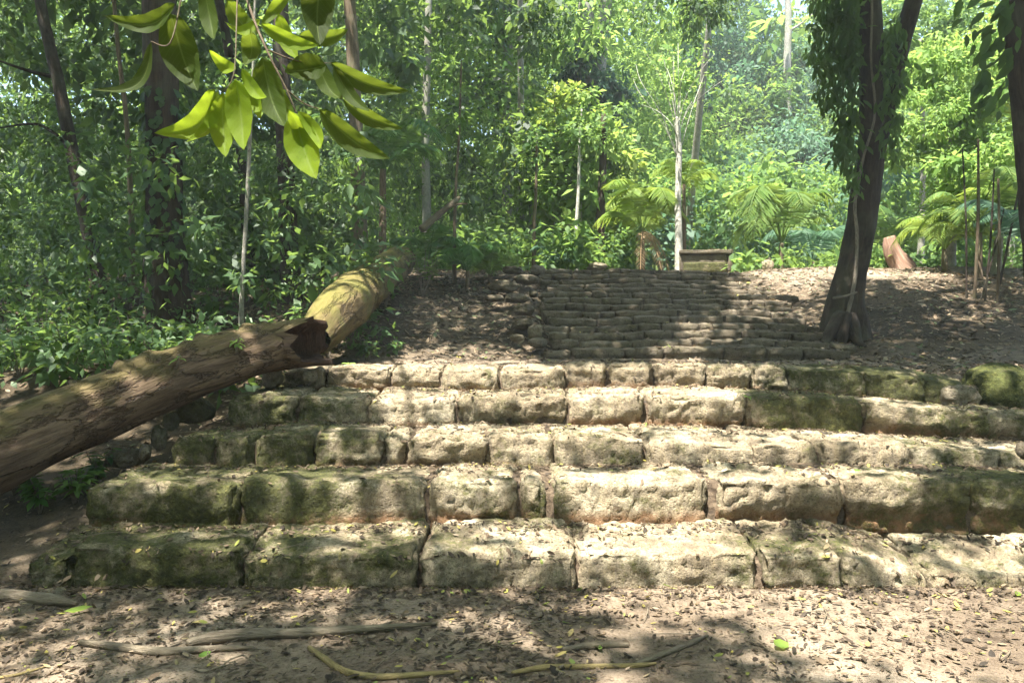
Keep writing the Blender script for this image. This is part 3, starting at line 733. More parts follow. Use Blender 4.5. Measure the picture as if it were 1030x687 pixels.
def blob(c, r, k, cr, per, size, **kw):
    """clump centres in an uneven ellipsoid"""
    d = rdir(k) * (rng.random((k, 1)) ** .4); d = d * (1 + .3 * vn(d * 2, 1.5, k)[:, None])
    return cluster_cloud(np.array(c) + d * np.array(r), cr * rng.uniform(.6, 1.4, k), per, size, **kw)

# --- left forest trunks
tb = up(165, 12, [(167, 300), (165, 200), (163, 100), (160, 10), (156, -140), (150, -300)], 34)
big = tree('big', 'jungle_tree', 'thick dark reddish trunk wrapped in climbing leaves, at the left of the clearing', 'tree', tb, [.36, .30, .27, .26, .25, .22, .18], 'bark_red', flare=.45, n=70, m=28,
           limbs=[([W(156, -140, 12), np.array((-4.0, 9.5, 9.3)), np.array((-3.0, 5.5, 9.8)), np.array((-2.5, 1.0, 9.6))], [.07, .045, .025, .012]), ([W(158, -100, 12), np.array((-8, 11, 9.0)), np.array((-11, 8, 9.4))], [.08, .04, .02])])
k = 420
zz = rng.uniform(1.5, 5.6, k); an = rng.uniform(np.pi * .85, np.pi * 2.15, k)
bx = np.interp(zz, [p[2] for p in tb], [p[0] for p in tb]); dirs = np.stack([np.cos(an), np.sin(an), np.zeros(k)], -1)
leaf_obj('climber', np.stack([bx, np.full(k, 12.0), zz], -1) + dirs * .29, np.array((0, 0, -1.0)) + dirs * .5 + rng.normal(size=(k, 3)) * .3, dirs + np.array((0, 0, .5)), .17 * rng.uniform(.6, 1.3, k), M['leaf_glossy'], big, .75, 'mid')
tree('lean', 'slender_tree', 'dark slender trunk leaning right at the far left', 'tree', up(40, 13, [(97, 275), (80, 190), (60, 90), (42, 10), (10, -160)], 12), [.14, .12, .11, .10, .09, .07], 'bark_dark',
     limbs=[([W(56, 78, 13), W(30, 72, 12.8), W(-5, 60, 12.5)], [.04, .03, .015]), ([W(72, 150, 13), W(40, 126, 12.9), W(0, 129, 12.8)], [.035, .025, .012])])
tree('pale', 'sapling', 'thin pale straight sapling stem right of the thick dark trunk', 'tree', up(250, 10.5, [(243, 303), (247, 230), (251, 150), (255, 60), (258, -60)], 5), [.04, .034, .03, .026, .02, .015], 'bark_grey', flare=.1, m=10,
     crown=blob(W(255, 60, 10.5), (.6, .6, .9), 14, .25, 14, .13), cmat='leaf_bright')
tree('dk2', 'slender_tree', 'dark vine hung trunk right of the pale sapling', 'tree', up(288, 14, [(292, 280), (288, 180), (284, 80), (280, -40), (270, -160)], 20), [.22, .18, .16, .15, .14, .12], 'bark_dark')
tree('br1', 'slender_tree', 'brown trunk behind the upper mossy log', 'tree', up(362, 16, [(362, 262), (360, 180), (356, 80), (350, -30), (345, -150)], 15), [.19, .165, .15, .14, .12, .1], 'bark_brown')
tree('dk3', 'slender_tree', 'dark trunk slanting behind the big hanging leaves', 'tree', up(225, 16, [(250, 250), (240, 120), (228, 40), (214, -30), (200, -120)], 10), [.13, .12, .11, .10, .09, .07], 'bark_dark')
tree('th1', 'sapling', 'thin dark stem between the leaning trunk and the thick trunk', 'tree', up(130, 15, [(133, 260), (131, 190), (127, 120), (118, 40), (110, -60)], 6), [.065, .055, .05, .045, .04, .03], 'bark_brown')
tree('th2', 'sapling', 'thin upright stem above the broken leaning branch', 'tree', up(458, 15.5, [(457, 258), (458, 200), (462, 130), (464, 60)], 4), [.04, .035, .03, .025, .015], 'bark_brown', crown=blob(W(462, 90, 15.5), (1.0, .9, 1.1), 20, .35, 22, .15), cmat='leaf_mid')
tree('th3', 'slender_tree', 'pale trunk glimpsed deep in the green left of the young light green trees', 'tree', up(428, 24, [(430, 250), (428, 140), (430, 60), (432, -40)], 7), [.17, .15, .13, .12, .1], 'bark_grey')
tree('th4', 'slender_tree', 'grey trunk rising out of frame above the leafy centre', 'tree', up(510, 27, [(512, 240), (510, 80), (511, 10), (512, -120)], 11), [.26, .23, .21, .20, .17], 'bark_grey', crown=blob(W(512, 0, 26.6), (3.0, 2, 1.8), 40, .7, 40, .24), cmat='leaf_mid')
# --- centre
cl = tree('clim', 'tall_tree', 'tall grey double trunk cloaked in blue green climbers behind the stairs', 'tree', up(588, 27, [(592, 250), (590, 150), (588, 60), (590, 0), (594, -130)], 18), [.42, .38, .34, .32, .28, .22], 'bark_grey',
          limbs=[([W(592, 190, 27), W(598, 110, 27), W(606, 40, 27), W(612, -40, 27), W(616, -140, 27)], [.28, .26, .24, .22, .18])])
leaf_obj('climber', *cat_([blob(W(x, y, 26.6), (rx, .7, rz), kk, .45, 34, .30, droop=.9) for x, y, rx, rz, kk in [(592, 120, 1.1, 1.3, 26), (612, 100, .8, 1.4, 20), (578, 70, .5, 1.2, 10), (600, 160, .9, .8, 12), (590, 40, .5, .9, 8)]]), M['leaf_blue'], cl, .5)
for i, (x, y0, top, d, mm_, lab) in enumerate([(556, 255, 95, 22, 'leaf_yellow', 'young yellow green tree left of the centre, behind the stair top'), (583, 262, 120, 20.5, 'leaf_bright', 'light green feathery young tree on a thin pale stem, left of the palm clump'), (607, 262, 130, 23, 'leaf_yellow', 'bright lime leaved young tree behind the palm clump'), (533, 255, 150, 23, 'leaf_bright', 'small pale leaved tree on the left of the young tree row')]):
    pth = up(x, d, [(x, y0), (x + 1, (y0 + top) / 2), (x + 2, top - 10)], 4)
    cr = cat_([blob(W(x + random.uniform(-12, 12), yy, d), (s_, s_ * .9, .75), kk, .42, 40, .24, droop=.35) for yy, s_, kk in [(top + 5, .6, 9), (top + 35, 1.0, 16), (top + 70, 1.1, 16), (top + 100, .7, 8)]])
    tree('yg%d' % i, 'young_tree', lab, 'tree', pth, [.06, .055, .045, .02], 'bark_pale' if i == 1 else 'bark_grey', crown=cr, cmat=mm_, flare=.1, m=8)
# white trunk with bare twigs
wt = up(682, 17.8, [(683, 268), (682, 200), (683, 150), (681, 118)], 9)
tw = []
for a in range(17):
    x0, y0 = 682 + random.uniform(-2, 2), random.uniform(120, 165)
    dx = random.uniform(-50, 46); yy = random.uniform(40, 110)
    tw.append(([W(x0, y0, 17.8), W(x0 + dx * random.uniform(.1, .45), (y0 * .55 + yy * .45), 17.8 + random.uniform(-.3, .3)), W(x0 + dx * random.uniform(.5, .9), (y0 * .2 + yy * .8), 17.8 + random.uniform(-.5, .5)), W(x0 + dx, yy, 17.8 + random.uniform(-.8, .8))], [.011, .007, .003]))
tree('white', 'bare_tree', 'slim white trunk with bare upright twigs beside the stone bench', 'tree', wt, [.10, .085, .078, .07, .04], 'bark_pale', limbs=tw, flare=.25, m=12,
     crown=blob(W(684, 75, 17.8), (1.2, .9, 1.0), 26, .32, 14, .10), cmat='leaf_bright')
for x, y0, y1, wpx, d, bk_, lab in [(580, 262, 188, 4, 19.5, 'bark_pale', 'thin pale stem left of the brown stem at the stair top'), (537, 262, 195, 4, 18.5, 'bark_brown', 'thin brown stem standing at the top left of the upper stairs'), (604, 264, 175, 10, 20, 'bark_red', 'stout reddish stem just left of the palm clump'), (572, 262, 210, 3, 21, 'bark_grey', 'very thin grey stem farthest behind the stair top')]:
    tree('s%d' % x, 'sapling', lab, 'tree', up(x, d, [(x, y0), (x, (y0 + y1) / 2), (x + 2, y1), (x + 3, y1 - 60)], wpx), [wpx / F * d / 2 * q for q in (1.1, 1, .95, .8, .5)], bk_, flare=.2, m=8,
         crown=blob(W(x + 3, y1 - 50, d), (.7, .6, .6), 12, .35, 22, .17), cmat='leaf_mid')
tree('far', 'slender_tree', 'far thin trunk against the gap of sky above the mound', 'tree', up(793, 40, [(792, 60), (793, 20), (791, -20)], 6), [.22, .2, .17, .14], 'bark_grey', limbs=[([W(793, 32, 40), W(806, 24, 40), W(818, 14, 40)], [.08, .05, .02])])

# --- forked tree right
fb = float(terr((850 - 515) / F * 12, 12))
FT = empty('forked_tree', ((850 - 515) / F * 12, 12, fb), 'dark leaning forked tree with hanging climbers on the right bank', 'tree')
T = Tubes()
T.add([np.array(((846 - 515) / F * 12, 12, fb - .2)), W(850, 308, 12), W(855, 280, 12), W(863, 245, 12), W(870, 200, 12), W(877, 150, 12), W(877, 110, 12), W(876, 60, 12), W(874, 0, 12), W(868, -120, 12), W(858, -260, 12)], [.36, .26, .225, .215, .21, .21, .20, .19, .185, .17, .13], 90, 28, .10, 5, 2.6, True, .30)
T.add([W(878, 175, 12), W(890, 115, 12), W(903, 60, 12), W(919, 0, 12), W(950, -120, 12), W(985, -240, 12)], [.12, .14, .135, .13, .12, .10], 40, 18, .06, 6)
for pts, rr_ in [([W(866, -110, 12), (4.8, 9, 9.6), (3, 6, 10), (1.5, 2.0, 10.1), (-1, -3.5, 9.5)], [.09, .05, .035, .02, .01]), ([W(950, -120, 12), (8.0, 9.0, 9.2), (7.5, 4, 9.4), (5, 0, 9.2)], [.08, .05, .03, .01]), ([W(862, -160, 12), (2.5, 12, 9.6), (0, 11, 10)], [.07, .04, .02])]: T.add(pts, rr_, 24, 9, .05, 8)
T.build('trunk', M['bark_dark'], FT)
T = Tubes()                                            # root spurs gripping the bank
for ex, ey, dY, r0 in [(806, 356, -.9, .10), (815, 338, -.3, .09), (838, 352, -.8, .11), (872, 350, -.7, .10), (884, 340, -.1, .09), (828, 346, -.7, .07)]:
    e = W(ex, ey, 12 + dY); s_ = W(851 + (ex - 846) * .12, 318, 11.9 + dY * .25)
    mid_ = (e + s_) / 2; mid_[2] = float(terr(mid_[0], mid_[1])) + r0 * .7
    e[2] = float(terr(e[0], e[1])) - .01
    T.add([s_, (s_ + mid_) / 2 + (0, 0, .03), mid_, e], [r0 * 1.1, r0, r0 * .75, .02], 20, 9, .12, int(ex))
T.build('roots', M['bark_dark'], FT)
T = Tubes()
T.add([W(852, 318, 11.66), W(860, 280, 11.72), W(862, 235, 11.74), W(860, 205, 11.75), W(868, 160, 11.76), W(880, 115, 11.77), W(876, 60, 11.78), W(877, 0, 11.79), W(874, -100, 11.8)], [.03, .03, .028, .026, .022, .02, .018, .018, .015], 60, 7, .12, 2)
T.add([W(838, 300, 11.6), W(850, 298, 11.62), W(862, 294, 11.64)], [.02, .022, .015], 14, 6, .1, 3)
T.build('vine', M['vine'], FT)
for x, y0, y1, dx in [(838, -40, 110, -6), (848, -30, 165, -2), (829, -60, 65, -8), (853, -20, 195, 4), (903, 20, 95, 2), (891, 30, 155, 6), (860, 0, 75, 0)]:
    cp = np.array([W(x + dx * (yy - y0) / 140 + random.uniform(-7, 7), yy, 11.75 + random.uniform(-.25, .3)) for yy in np.arange(y0, y1, 2.6)])
    k = len(cp) * 5; P3 = np.repeat(cp, 5, 0) + rng.normal(size=(k, 3)) * np.array((.05, .07, .06))
    leaf_obj('climber', P3, np.array((0, 0, -1.0)) + rng.normal(size=(k, 3)) * .45, np.array((-.2, -.8, .35)) + rng.normal(size=(k, 3)) * .45, .17 * rng.uniform(.6, 1.3, k), M['leaf_dark'], FT, .36, 'mid')
# --- right edge tree
ep = up(1022, 9.5, [(1052, 380), (1041, 250), (1033, 150), (1026, 60), (1021, -20), (1012, -160), (1000, -300)], 26)
ET = tree('edge', 'jungle_tree', 'brown trunk with dark drooping epiphyte leaves at the right edge', 'tree', ep, [.20, .16, .14, .135, .145, .145, .14, .12], 'bark_dark', n=60, m=22)
ec = np.array([W(x, y, 9.3) for x, y in [(1000, 10), (985, 35), (990, 60), (1005, 45), (985, 85), (1008, 90), (1012, 20), (1020, 5), (978, 10), (995, 75), (1000, 105), (1010, 60)]])
k = len(ec) * 5; P3 = np.repeat(ec, 5, 0) + rng.normal(size=(k, 3)) * .09
leaf_obj('epiphyte', P3, np.array((-.55, 0, -.9)) + rng.normal(size=(k, 3)) * .35, np.array((-.2, -.8, .4)) + rng.normal(size=(k, 3)) * .35, .26 * rng.uniform(.6, 1.2, k), M['leaf_dark'], ET, .42, 'mid')

# --- right bright leafy trees
for i, (x, y, d, rx, rz, kk, mm_, lab) in enumerate([
    (955, 110, 17, 1.9, 1.7, 95, 'leaf_bright', 'bright sunlit broad leaved tree right of the forked tree'),
    (1015, 60, 19, 1.8, 1.9, 80, 'leaf_yellow', 'yellowish leafy tree behind the right edge trunk'),
    (925, 40, 22, 1.8, 1.6, 70, 'leaf_mid', 'mid green tree crown seen through the fork at the upper right'),
    (1000, 190, 16, 1.6, 1.1, 60, 'leaf_bright', 'low sunlit tree with layered sprays above the right palms')]):
    cw = W(x, y, d); b0 = cw.copy(); b0[2] = float(terr(b0[0], b0[1])) - .1
    tree('rb%d' % i, 'leafy_tree', lab, 'tree', [b0, (b0 + cw) / 2 + (.1, 0, 0), cw], [.10, .08, .05], 'bark_grey', crown=blob(cw, (rx, 1.5, rz), kk, .42, 80, .17, droop=.7, flat=.5), cmat=mm_, m=9)
# --- overhanging sprays at the top centre
for i, (x, y, d, rx, rz, kk, mm_, lab) in enumerate([
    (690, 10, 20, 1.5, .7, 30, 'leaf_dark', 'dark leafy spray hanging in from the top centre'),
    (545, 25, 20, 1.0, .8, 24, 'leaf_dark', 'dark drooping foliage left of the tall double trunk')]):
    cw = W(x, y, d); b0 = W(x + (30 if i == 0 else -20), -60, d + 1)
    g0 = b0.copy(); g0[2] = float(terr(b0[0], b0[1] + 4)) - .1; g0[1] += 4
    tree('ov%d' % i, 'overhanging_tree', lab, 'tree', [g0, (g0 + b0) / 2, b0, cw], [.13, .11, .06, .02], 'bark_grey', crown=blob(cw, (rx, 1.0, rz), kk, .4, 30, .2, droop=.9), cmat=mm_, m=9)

# ------------------------------------------------------------------ palms and ferns
def gp(px, d, dz=0.0):
    x = (px - 515) / F * d; return np.array((x, d, float(terr(x, d)) + dz))
palm('palm', 'sunlit yellow green palm clump with dead brown skirts behind the stair top', 'palm', gp(646, 18.6), 13, 1.8, 1.0, .06, 'leaf_yellow', dry=4, nleaf=24, wid=.34, leafw=.18, rise=(.6, 1.7))
palm('palm', 'small yellow green palm crown against the white trunk', 'palm', gp(688, 18.4), 6, 1.35, 2.15, .05, 'leaf_yellow', nleaf=22, wid=.34, leafw=.16, rise=(.5, 1.0))
palm('palm', 'low green palm with wide fronds right of the stone bench', 'palm', gp(786, 19.2), 11, 2.4, .8, .07, 'frond', nleaf=28, wid=.28, leafw=.15, rise=(.7, 1.8))
palm('palm', 'blue green palm tuft behind the round cream boulder', 'palm', gp(818, 22), 8, 2.2, .4, .08, 'leaf_blue', nleaf=26, wid=.28, leafw=.15, rise=(.6, 1.3))
palm('palm', 'light green palm with arching fronds just right of the forked trunk', 'palm', gp(905, 18.5), 8, 2.0, .5, .07, 'frond', nleaf=28, wid=.26, leafw=.15, rise=(.7, 1.6))
palm('palm', 'pale sunlit palm with drooping fronds left of the thin stems', 'palm', gp(950, 15.8), 8, 1.9, .45, .06, 'leaf_yellow', nleaf=28, wid=.26, leafw=.14, rise=(.6, 1.3))
palm('palm', 'darker green palm with many leaflets behind the thin stems', 'palm', gp(985, 15.0), 9, 2.0, .9, .06, 'frond', nleaf=30, wid=.26, leafw=.13, rise=(.5, 1.3))
palm('palm', 'green palm cut by the right edge of the view', 'palm', gp(1045, 13.5), 8, 1.9, .9, .06, 'leaf_blue', nleaf=28, wid=.26, leafw=.13, rise=(.5, 1.2))
palm('fern', 'broad green fern leaning over the leafy slope by the mossy log', 'fern', gp(470, 14.8), 8, 1.5, .35, .04, 'fern', nleaf=30, wid=.26, leafw=.16, rise=(.4, 1.0))
palm('fern', 'small bright fern at the edge of the leafy slope', 'fern', gp(492, 15.6), 7, 1.1, .2, .03, 'frond', nleaf=26, wid=.28, leafw=.16, rise=(.4, 1.0))
palm('fern', 'dark fern behind the end of the mossy log', 'fern', gp(432, 15.2), 8, 1.6, .5, .05, 'fern', nleaf=30, wid=.26, leafw=.15, rise=(.5, 1.2))
palm('palm', 'shaded palm with long dark drooping fronds above the mossy log', 'palm', gp(385, 14.0), 8, 2.3, 2.3, .07, 'fern', nleaf=32, wid=.24, leafw=.12, rise=(.3, .9))
palm('fern', 'blue green fern low behind the top of the upper stairs', 'fern', gp(560, 18.4), 7, 1.2, .15, .03, 'leaf_blue', nleaf=26, wid=.28, leafw=.16, rise=(.5, 1.1))
palm('fern', 'low fern beside the right foot of the stone bench', 'fern', gp(748, 18.2), 7, 1.0, .1, .03, 'frond', nleaf=24, wid=.28, leafw=.16, rise=(.5, 1.1))
# thin stem clump on the right bank
sc = empty('stem_clump', gp(985, 13.2), 'clump of thin dark upright stems on the right bank', 'shrub')
for x0, x1, y1, r0 in [(972, 968, 150, .018), (980, 984, 140, .03), (990, 1000, 170, .02), (1000, 1030, 160, .022), (985, 1010, 210, .018), (1003, 1004, 180, .03)]:
    b0 = gp(x0, 13.2); t0 = W(x1, y1, 13.2 + random.uniform(-.3, .3))
    Tubes().add([b0 - (0, 0, .1), (b0 + t0) / 2 + (.03, 0, 0), t0], [r0, r0 * .9, r0 * .6], 14, 7, .08, x0).build('stem', M['bark_dark' if r0 < .025 else 'bark_brown'], sc)
# red brown stump
st = empty('stump', gp(897, 17.2), 'reddish splintered stump on the sunlit bank beside the palm', 'stump')
b0 = gp(897, 17.2)
Tubes().add([b0 + (.25, 0, -.1), b0 + (.06, 0, .3), b0 + (-.06, 0, .72)], [.30, .2, .12], 14, 14, .2, 8, 4).add([b0 + (.5, 0, -.05), b0 + (.25, 0, .15), b0 + (0, 0, .35)], [.08, .1, .08], 10, 8, .2, 9).build('wood', bark_mat('red_wood', (.16, .085, .055), (.42, .27, .20), None, 0, .1), st)
Tubes().add([W(885, 300, 14), W(905, 301, 14), W(925, 310, 14), W(938, 318, 13.9)], [.05, .05, .06, .04], 20, 8, .15, 4).build('limb', M['bark_dark'], empty('fallen_branch', W(905, 305, 14), 'dark crooked branch lying on the right bank', 'branch'))

# ------------------------------------------------------------------ stone bench at the top of the stairs
def box(v, f, x0, x1, y0, y1, z0, z1, seed, rough=.35, n=(14, 6, 6)):
    cor = [(x0, y0, z0), (x0, y0, z1), (x0, y1, z0), (x0, y1, z1), (x1, y0, z0), (x1, y0, z1), (x1, y1, z0), (x1, y1, z1)]
    a, b, h = block(cor, n, .03, rough, seed); o = sum(len(q) for q in v); v.append(a); f.append(b + o); return h
bn = empty('stone_bench', gp(710, 17.6), 'low weathered stone bench with a dark slab and pale foot at the stair top', 'bench')
bz = W(0, 270, 17.6)[2]; bx0, bx1 = (685 - 515) / F * 17.6, (737 - 515) / F * 17.6
def bench_part(name, args, m, moss, seed):
    v, f = [], []; h = box(v, f, *args, seed); o = mesh_obj(name, v[0], f[0], M[m], bn, attrs={'hfrac': h * .6 + .4, 'moss': np.full(len(v[0]), moss)})
    SOLIDS.append((v[0], f[0]))
bench_part('slab', (bx0 - .03, bx1 + .02, 17.55, 18.2, bz + .33, bz + .44), 'old_stone', .5, 301)
bench_part('back_panel', (bx0 + .02, bx1 - .12, 17.60, 17.85, bz + .10, bz + .332), 'old_stone', .3, 302)
bench_part('end_post', (bx1 - .13, bx1 + .0, 17.58, 18.1, bz - .1, bz + .335), 'old_stone', .3, 303)
bench_part('end_post', (bx0 - .02, bx0 + .08, 17.62, 18.1, bz - .1, bz + .335), 'old_stone', .3, 305)
bench_part('foot_stone', (bx0 + .05, bx1 - .14, 17.53, 18.0, bz - .1, bz + .15), 'limestone', .9, 304)

# ------------------------------------------------------------------ vegetation masses
def on_terr(x, y, dz): return np.stack([x, y, terr(x, y) + dz], -1)
def veg(name, label, centers, crad, per, size, m, **kw):
    return tag(leaf_obj(name, *cluster_cloud(centers, crad, per, size, **kw), M[m]), label, 'vegetation', kind='stuff')
def inframe(c):
    return c[:, 0] / c[:, 1] * F + 515, HOR - (c[:, 2] - H) / c[:, 1] * F
k = 1900
y = rng.uniform(15.5, 36, k); x = rng.uniform(-1.0, .06, k) * y * .74 - .3
c = on_terr(x, y, rng.uniform(0, 1, k) ** 1.1 * (3 + .42 * y))
c = c[vn(c, .45, 21) + .25 * rng.normal(size=k) > -.42]
px_, py_ = inframe(c); c = c[~((px_ > 420) & (c[:, 1] < 20))]
px_, py_ = inframe(c); c = c[~((py_ > 150) & (rng.random(len(c)) < .35))]
k = 620
y = rng.uniform(14, 42, k); x = rng.uniform(-30, -1.5, k)
roof = on_terr(x, y, rng.uniform(11.0, 15.5, k))  # leaf roof out of view, added to darken the left forest
veg('shade_roof_foliage', 'unseen leafy roof added high above the left trunks to shade the forest', roof, rng.uniform(.8, 1.6, k), 46, .42, 'leaf_mid', droop=.3, flat=.4)
k = 1500                                           # unseen forest mass behind and beside the viewer, added to cut sky fill
x = np.concatenate([rng.uniform(-22, 22, k * 2 // 3), rng.uniform(10, 20, k // 6) , rng.uniform(-20, -9, k // 6)])
y = np.concatenate([rng.uniform(-16, -4.5, k * 2 // 3), rng.uniform(-6, 11, k // 6), rng.uniform(-6, 8, k // 6)])
veg('unseen_forest_foliage', 'unseen forest foliage added around the near side of the clearing to cut sky light', on_terr(x, y, rng.uniform(.2, 13, len(x))), rng.uniform(.7, 1.5, len(x)), 40, .42, 'leaf_mid', droop=.5)
sel = vn(c, .30, 77) + .2 * rng.normal(size=len(c)); c = c[np.argsort(sel)]; half = len(c) // 2
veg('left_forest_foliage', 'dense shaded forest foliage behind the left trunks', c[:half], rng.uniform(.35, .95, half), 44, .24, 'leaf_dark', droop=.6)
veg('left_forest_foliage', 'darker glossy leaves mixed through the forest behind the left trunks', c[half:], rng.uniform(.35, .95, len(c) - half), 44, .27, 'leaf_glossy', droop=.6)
k = 800
y = rng.uniform(10.3, 17, k); x = rng.uniform(-1, -.24, k) * y * .72
c = on_terr(x, y, .1 + rng.uniform(0, 1, k) ** 1.7 * 3.0)
c = c[vn(c, .8, 61) + .2 * rng.normal(size=k) > -.30]
k = 120
y = rng.uniform(8.2, 10.6, k); x = rng.uniform(-.76, -.30, k) * y
c = np.concatenate([c, on_terr(x, y, rng.uniform(.05, .42, k))])
k = len(c)
veg('undergrowth', 'dark leafy undergrowth covering the forest floor on the left', c, rng.uniform(.2, .5, k), 26, .14, 'leaf_glossy', droop=.5)
k = 1500
y = rng.uniform(24, 40, k); x = (rng.uniform(370, 700, k) - 515) / F * y
c = on_terr(x, y, rng.uniform(0, 1, k) ** 1.0 * 16)
c = c[(vn(c, .4, 33) > -.4)]
px_, py_ = inframe(c); c = c[~((py_ < 30) & (px_ > 765) & (px_ < 812))]
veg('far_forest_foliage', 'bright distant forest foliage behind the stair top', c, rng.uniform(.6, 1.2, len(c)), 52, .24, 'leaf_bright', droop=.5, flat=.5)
k = 2600
y = rng.uniform(23, 56, k); px = rng.uniform(620, 1090, k); x = (px - 515) / F * y
c = on_terr(x, y, rng.uniform(.1, 3.8, k))
px_, py_ = inframe(c); c = c[~((py_ < 22) & (px_ > 765) & (px_ < 812))]
kind_ = vn(c, .28, 141) + .25 * rng.normal(size=len(c))
for lo_, hi_, m_, sz_, lab in [(-9, .02, 'leaf_blue', .24, 'blue green scrub covering the mound behind the stairs'), (.02, .38, 'leaf_mid', .30, 'deep green scrub in patches on the mound behind the stairs'), (.38, 9, 'leaf_bright', .26, 'pale sunlit scrub in patches on the mound behind the stairs')]:
    q = c[(kind_ > lo_) & (kind_ <= hi_)]
    veg('hillside_foliage', lab, q, rng.uniform(.5, 1.3, len(q)), 52, sz_, m_, droop=.45, flat=.6)
k = 330
y = rng.uniform(17.2, 22, k); px = np.concatenate([rng.uniform(390, 640, k // 2), rng.uniform(740, 1080, k - k // 2)]); x = (px - 515) / F * y
c = on_terr(x, y, rng.uniform(.05, 1.0, k) * np.where((px > 735) & (px < 930), .4, 1.0))
veg('low_foliage', 'low leafy growth along the crest behind the stairs', c, rng.uniform(.25, .5, k), 30, .18, 'leaf_mid', droop=.4)
k = 1500
y = rng.uniform(40, 64, k); x = rng.uniform(-1, 1.1, k) * y * .8
c = on_terr(x, y, rng.uniform(0, 1, k) * 22)
px_, py_ = inframe(c)
c = c[~((py_ < 24) & (px_ > 770) & (px_ < 806))]
veg('forest_backdrop_foliage', 'farthest wall of forest foliage closing the view', c, rng.uniform(1.2, 2.4, len(c)), 60, .50, 'leaf_bright', droop=.4)

# ------------------------------------------------------------------ damp air
def haze(density):
    x0, x1, y0, y1, z0, z1 = -164, 164, -64, 204, -2.5, 48
    v = [(x, y, z) for x in (x0, x1) for y in (y0, y1) for z in (z0, z1)]
    f = [(0, 1, 3, 2), (4, 6, 7, 5), (0, 4, 5, 1), (2, 3, 7, 6), (0, 2, 6, 4), (1, 5, 7, 3)]
    m = bpy.data.materials.new('haze'); m.use_nodes = True; n = m.node_tree.nodes; n.clear()
    out = n.new('ShaderNodeOutputMaterial'); pv = n.new('ShaderNodeVolumePrincipled')
    pv.inputs['Color'].default_value = (.88, .97, .97, 1); pv.inputs['Density'].default_value = density; pv.inputs['Anisotropy'].default_value = .2
    m.node_tree.links.new(pv.outputs[0], out.inputs['Volume'])
    tag(mesh_obj('haze', v, f, m, smooth=False), 'pale bluish humid haze hanging in the forest air', 'haze', kind='stuff')
haze(HAZE)

# ------------------------------------------------------------------ small plants on the left bank
GP = 'seedlings along the fallen log'
def seedling(name, label, base, nst, h, size, m, group=None, per=9):
    base = np.array(base); r = empty(name, base, label, 'plant', group)
    T = Tubes(); P_, A_, N_ = [], [], []
    for i in range(nst):
        a = random.uniform(0, 6.28); tip = base + np.array((math.cos(a) * h * .35, math.sin(a) * h * .35, h * random.uniform(.7, 1.1)))
        T.add([base - (0, 0, .03), (base + tip) / 2 + (0, 0, .03), tip], [.007, .006, .003], 6, 5, 0, i)
        for q in range(per):
            t_ = random.uniform(.45, 1.0); b_ = random.uniform(0, 6.28)
            P_.append(base + (tip - base) * t_); A_.append((math.cos(b_), math.sin(b_), random.uniform(-.5, .3))); N_.append((random.uniform(-.3, .3), random.uniform(-.5, .1), 1))
    T.build('stem', M['vine'], r)
    leaf_obj('foliage', np.array(P_), np.array(A_), np.array(N_), size * rng.uniform(.6, 1.3, len(P_)), M[m], r, .42, 'mid')
    return r
def zt(px, d): return gp(px, d)
spots = [(70, 8.6, 5, .75, .15, 'leaf_glossy', 'tall glossy leaved seedling at the left, above the log'), (88, 9.6, 5, .9, .13, 'leaf_mid', 'upright seedling with small leaves beneath the leaning trunk'),
         (110, 8.9, 5, .55, .14, 'leaf_mid', 'bushy seedling in front of the thick trunk, nearest the log'), (150, 9.6, 5, .5, .15, 'leaf_glossy', 'spreading seedling left of the foot of the thick trunk'),
         (185, 9.4, 6, .45, .16, 'leaf_bright', 'light leaved seedling right of the foot of the thick trunk'), (215, 9.0, 6, .5, .15, 'leaf_glossy', 'glossy seedling below the pale sapling'),
         (245, 9.2, 6, .45, .16, 'leaf_bright', 'broad bright seedling above the middle of the log'), (275, 9.0, 5, .5, .15, 'leaf_glossy', 'seedling left of the crook where the two logs meet'),
         (300, 9.4, 6, .5, .14, 'leaf_mid', 'leafy seedling behind the hollow log end'), (20, 8.5, 6, .5, .14, 'leaf_dark', 'dark seedling at the left edge above the log'),
         (45, 9.4, 6, .8, .14, 'leaf_mid', 'dark green bushy seedling at far left, under the slanting limb'), (130, 10.4, 6, .7, .14, 'leaf_mid', 'seedling between the leaning and the thick trunk'),
         (330, 9.8, 6, .45, .13, 'leaf_glossy', 'seedling sprouting over the mossy log'), (205, 10.2, 6, .55, .14, 'leaf_glossy', 'seedling just right behind the thick trunk')]
for px, d, n_, h_, s_, m_, lab in spots: seedling('seedling', lab, gp(px, d), n_, h_ * .9, s_ * .85, m_, GP)
for px, d, n_, h_, s_, m_, lab in [(40, 5.9, 8, .32, .12, 'fern', 'low green plant under the left part of the log'), (75, 6.05, 8, .28, .12, 'leaf_mid', 'low leafy plant beside the left end of the second course'),
                                   (15, 6.3, 8, .35, .12, 'fern', 'leafy plant at the left edge below the log'), (100, 6.4, 6, .3, .11, 'leaf_glossy', 'glossy plant in the gap between the log and the steps'),
                                   (370, 9.6, 7, .32, .13, 'leaf_glossy', 'dark glossy plant at the foot of the mossy log'), (352, 8.6, 5, .14, .12, 'leaf_bright', 'pale bright plant on the terrace beside the hollow log end'), (398, 10.4, 5, .2, .10, 'leaf_mid', 'small plant on the lower leafy slope')]:
    seedling('low_plant', lab, gp(px, d), n_, h_, s_, m_)
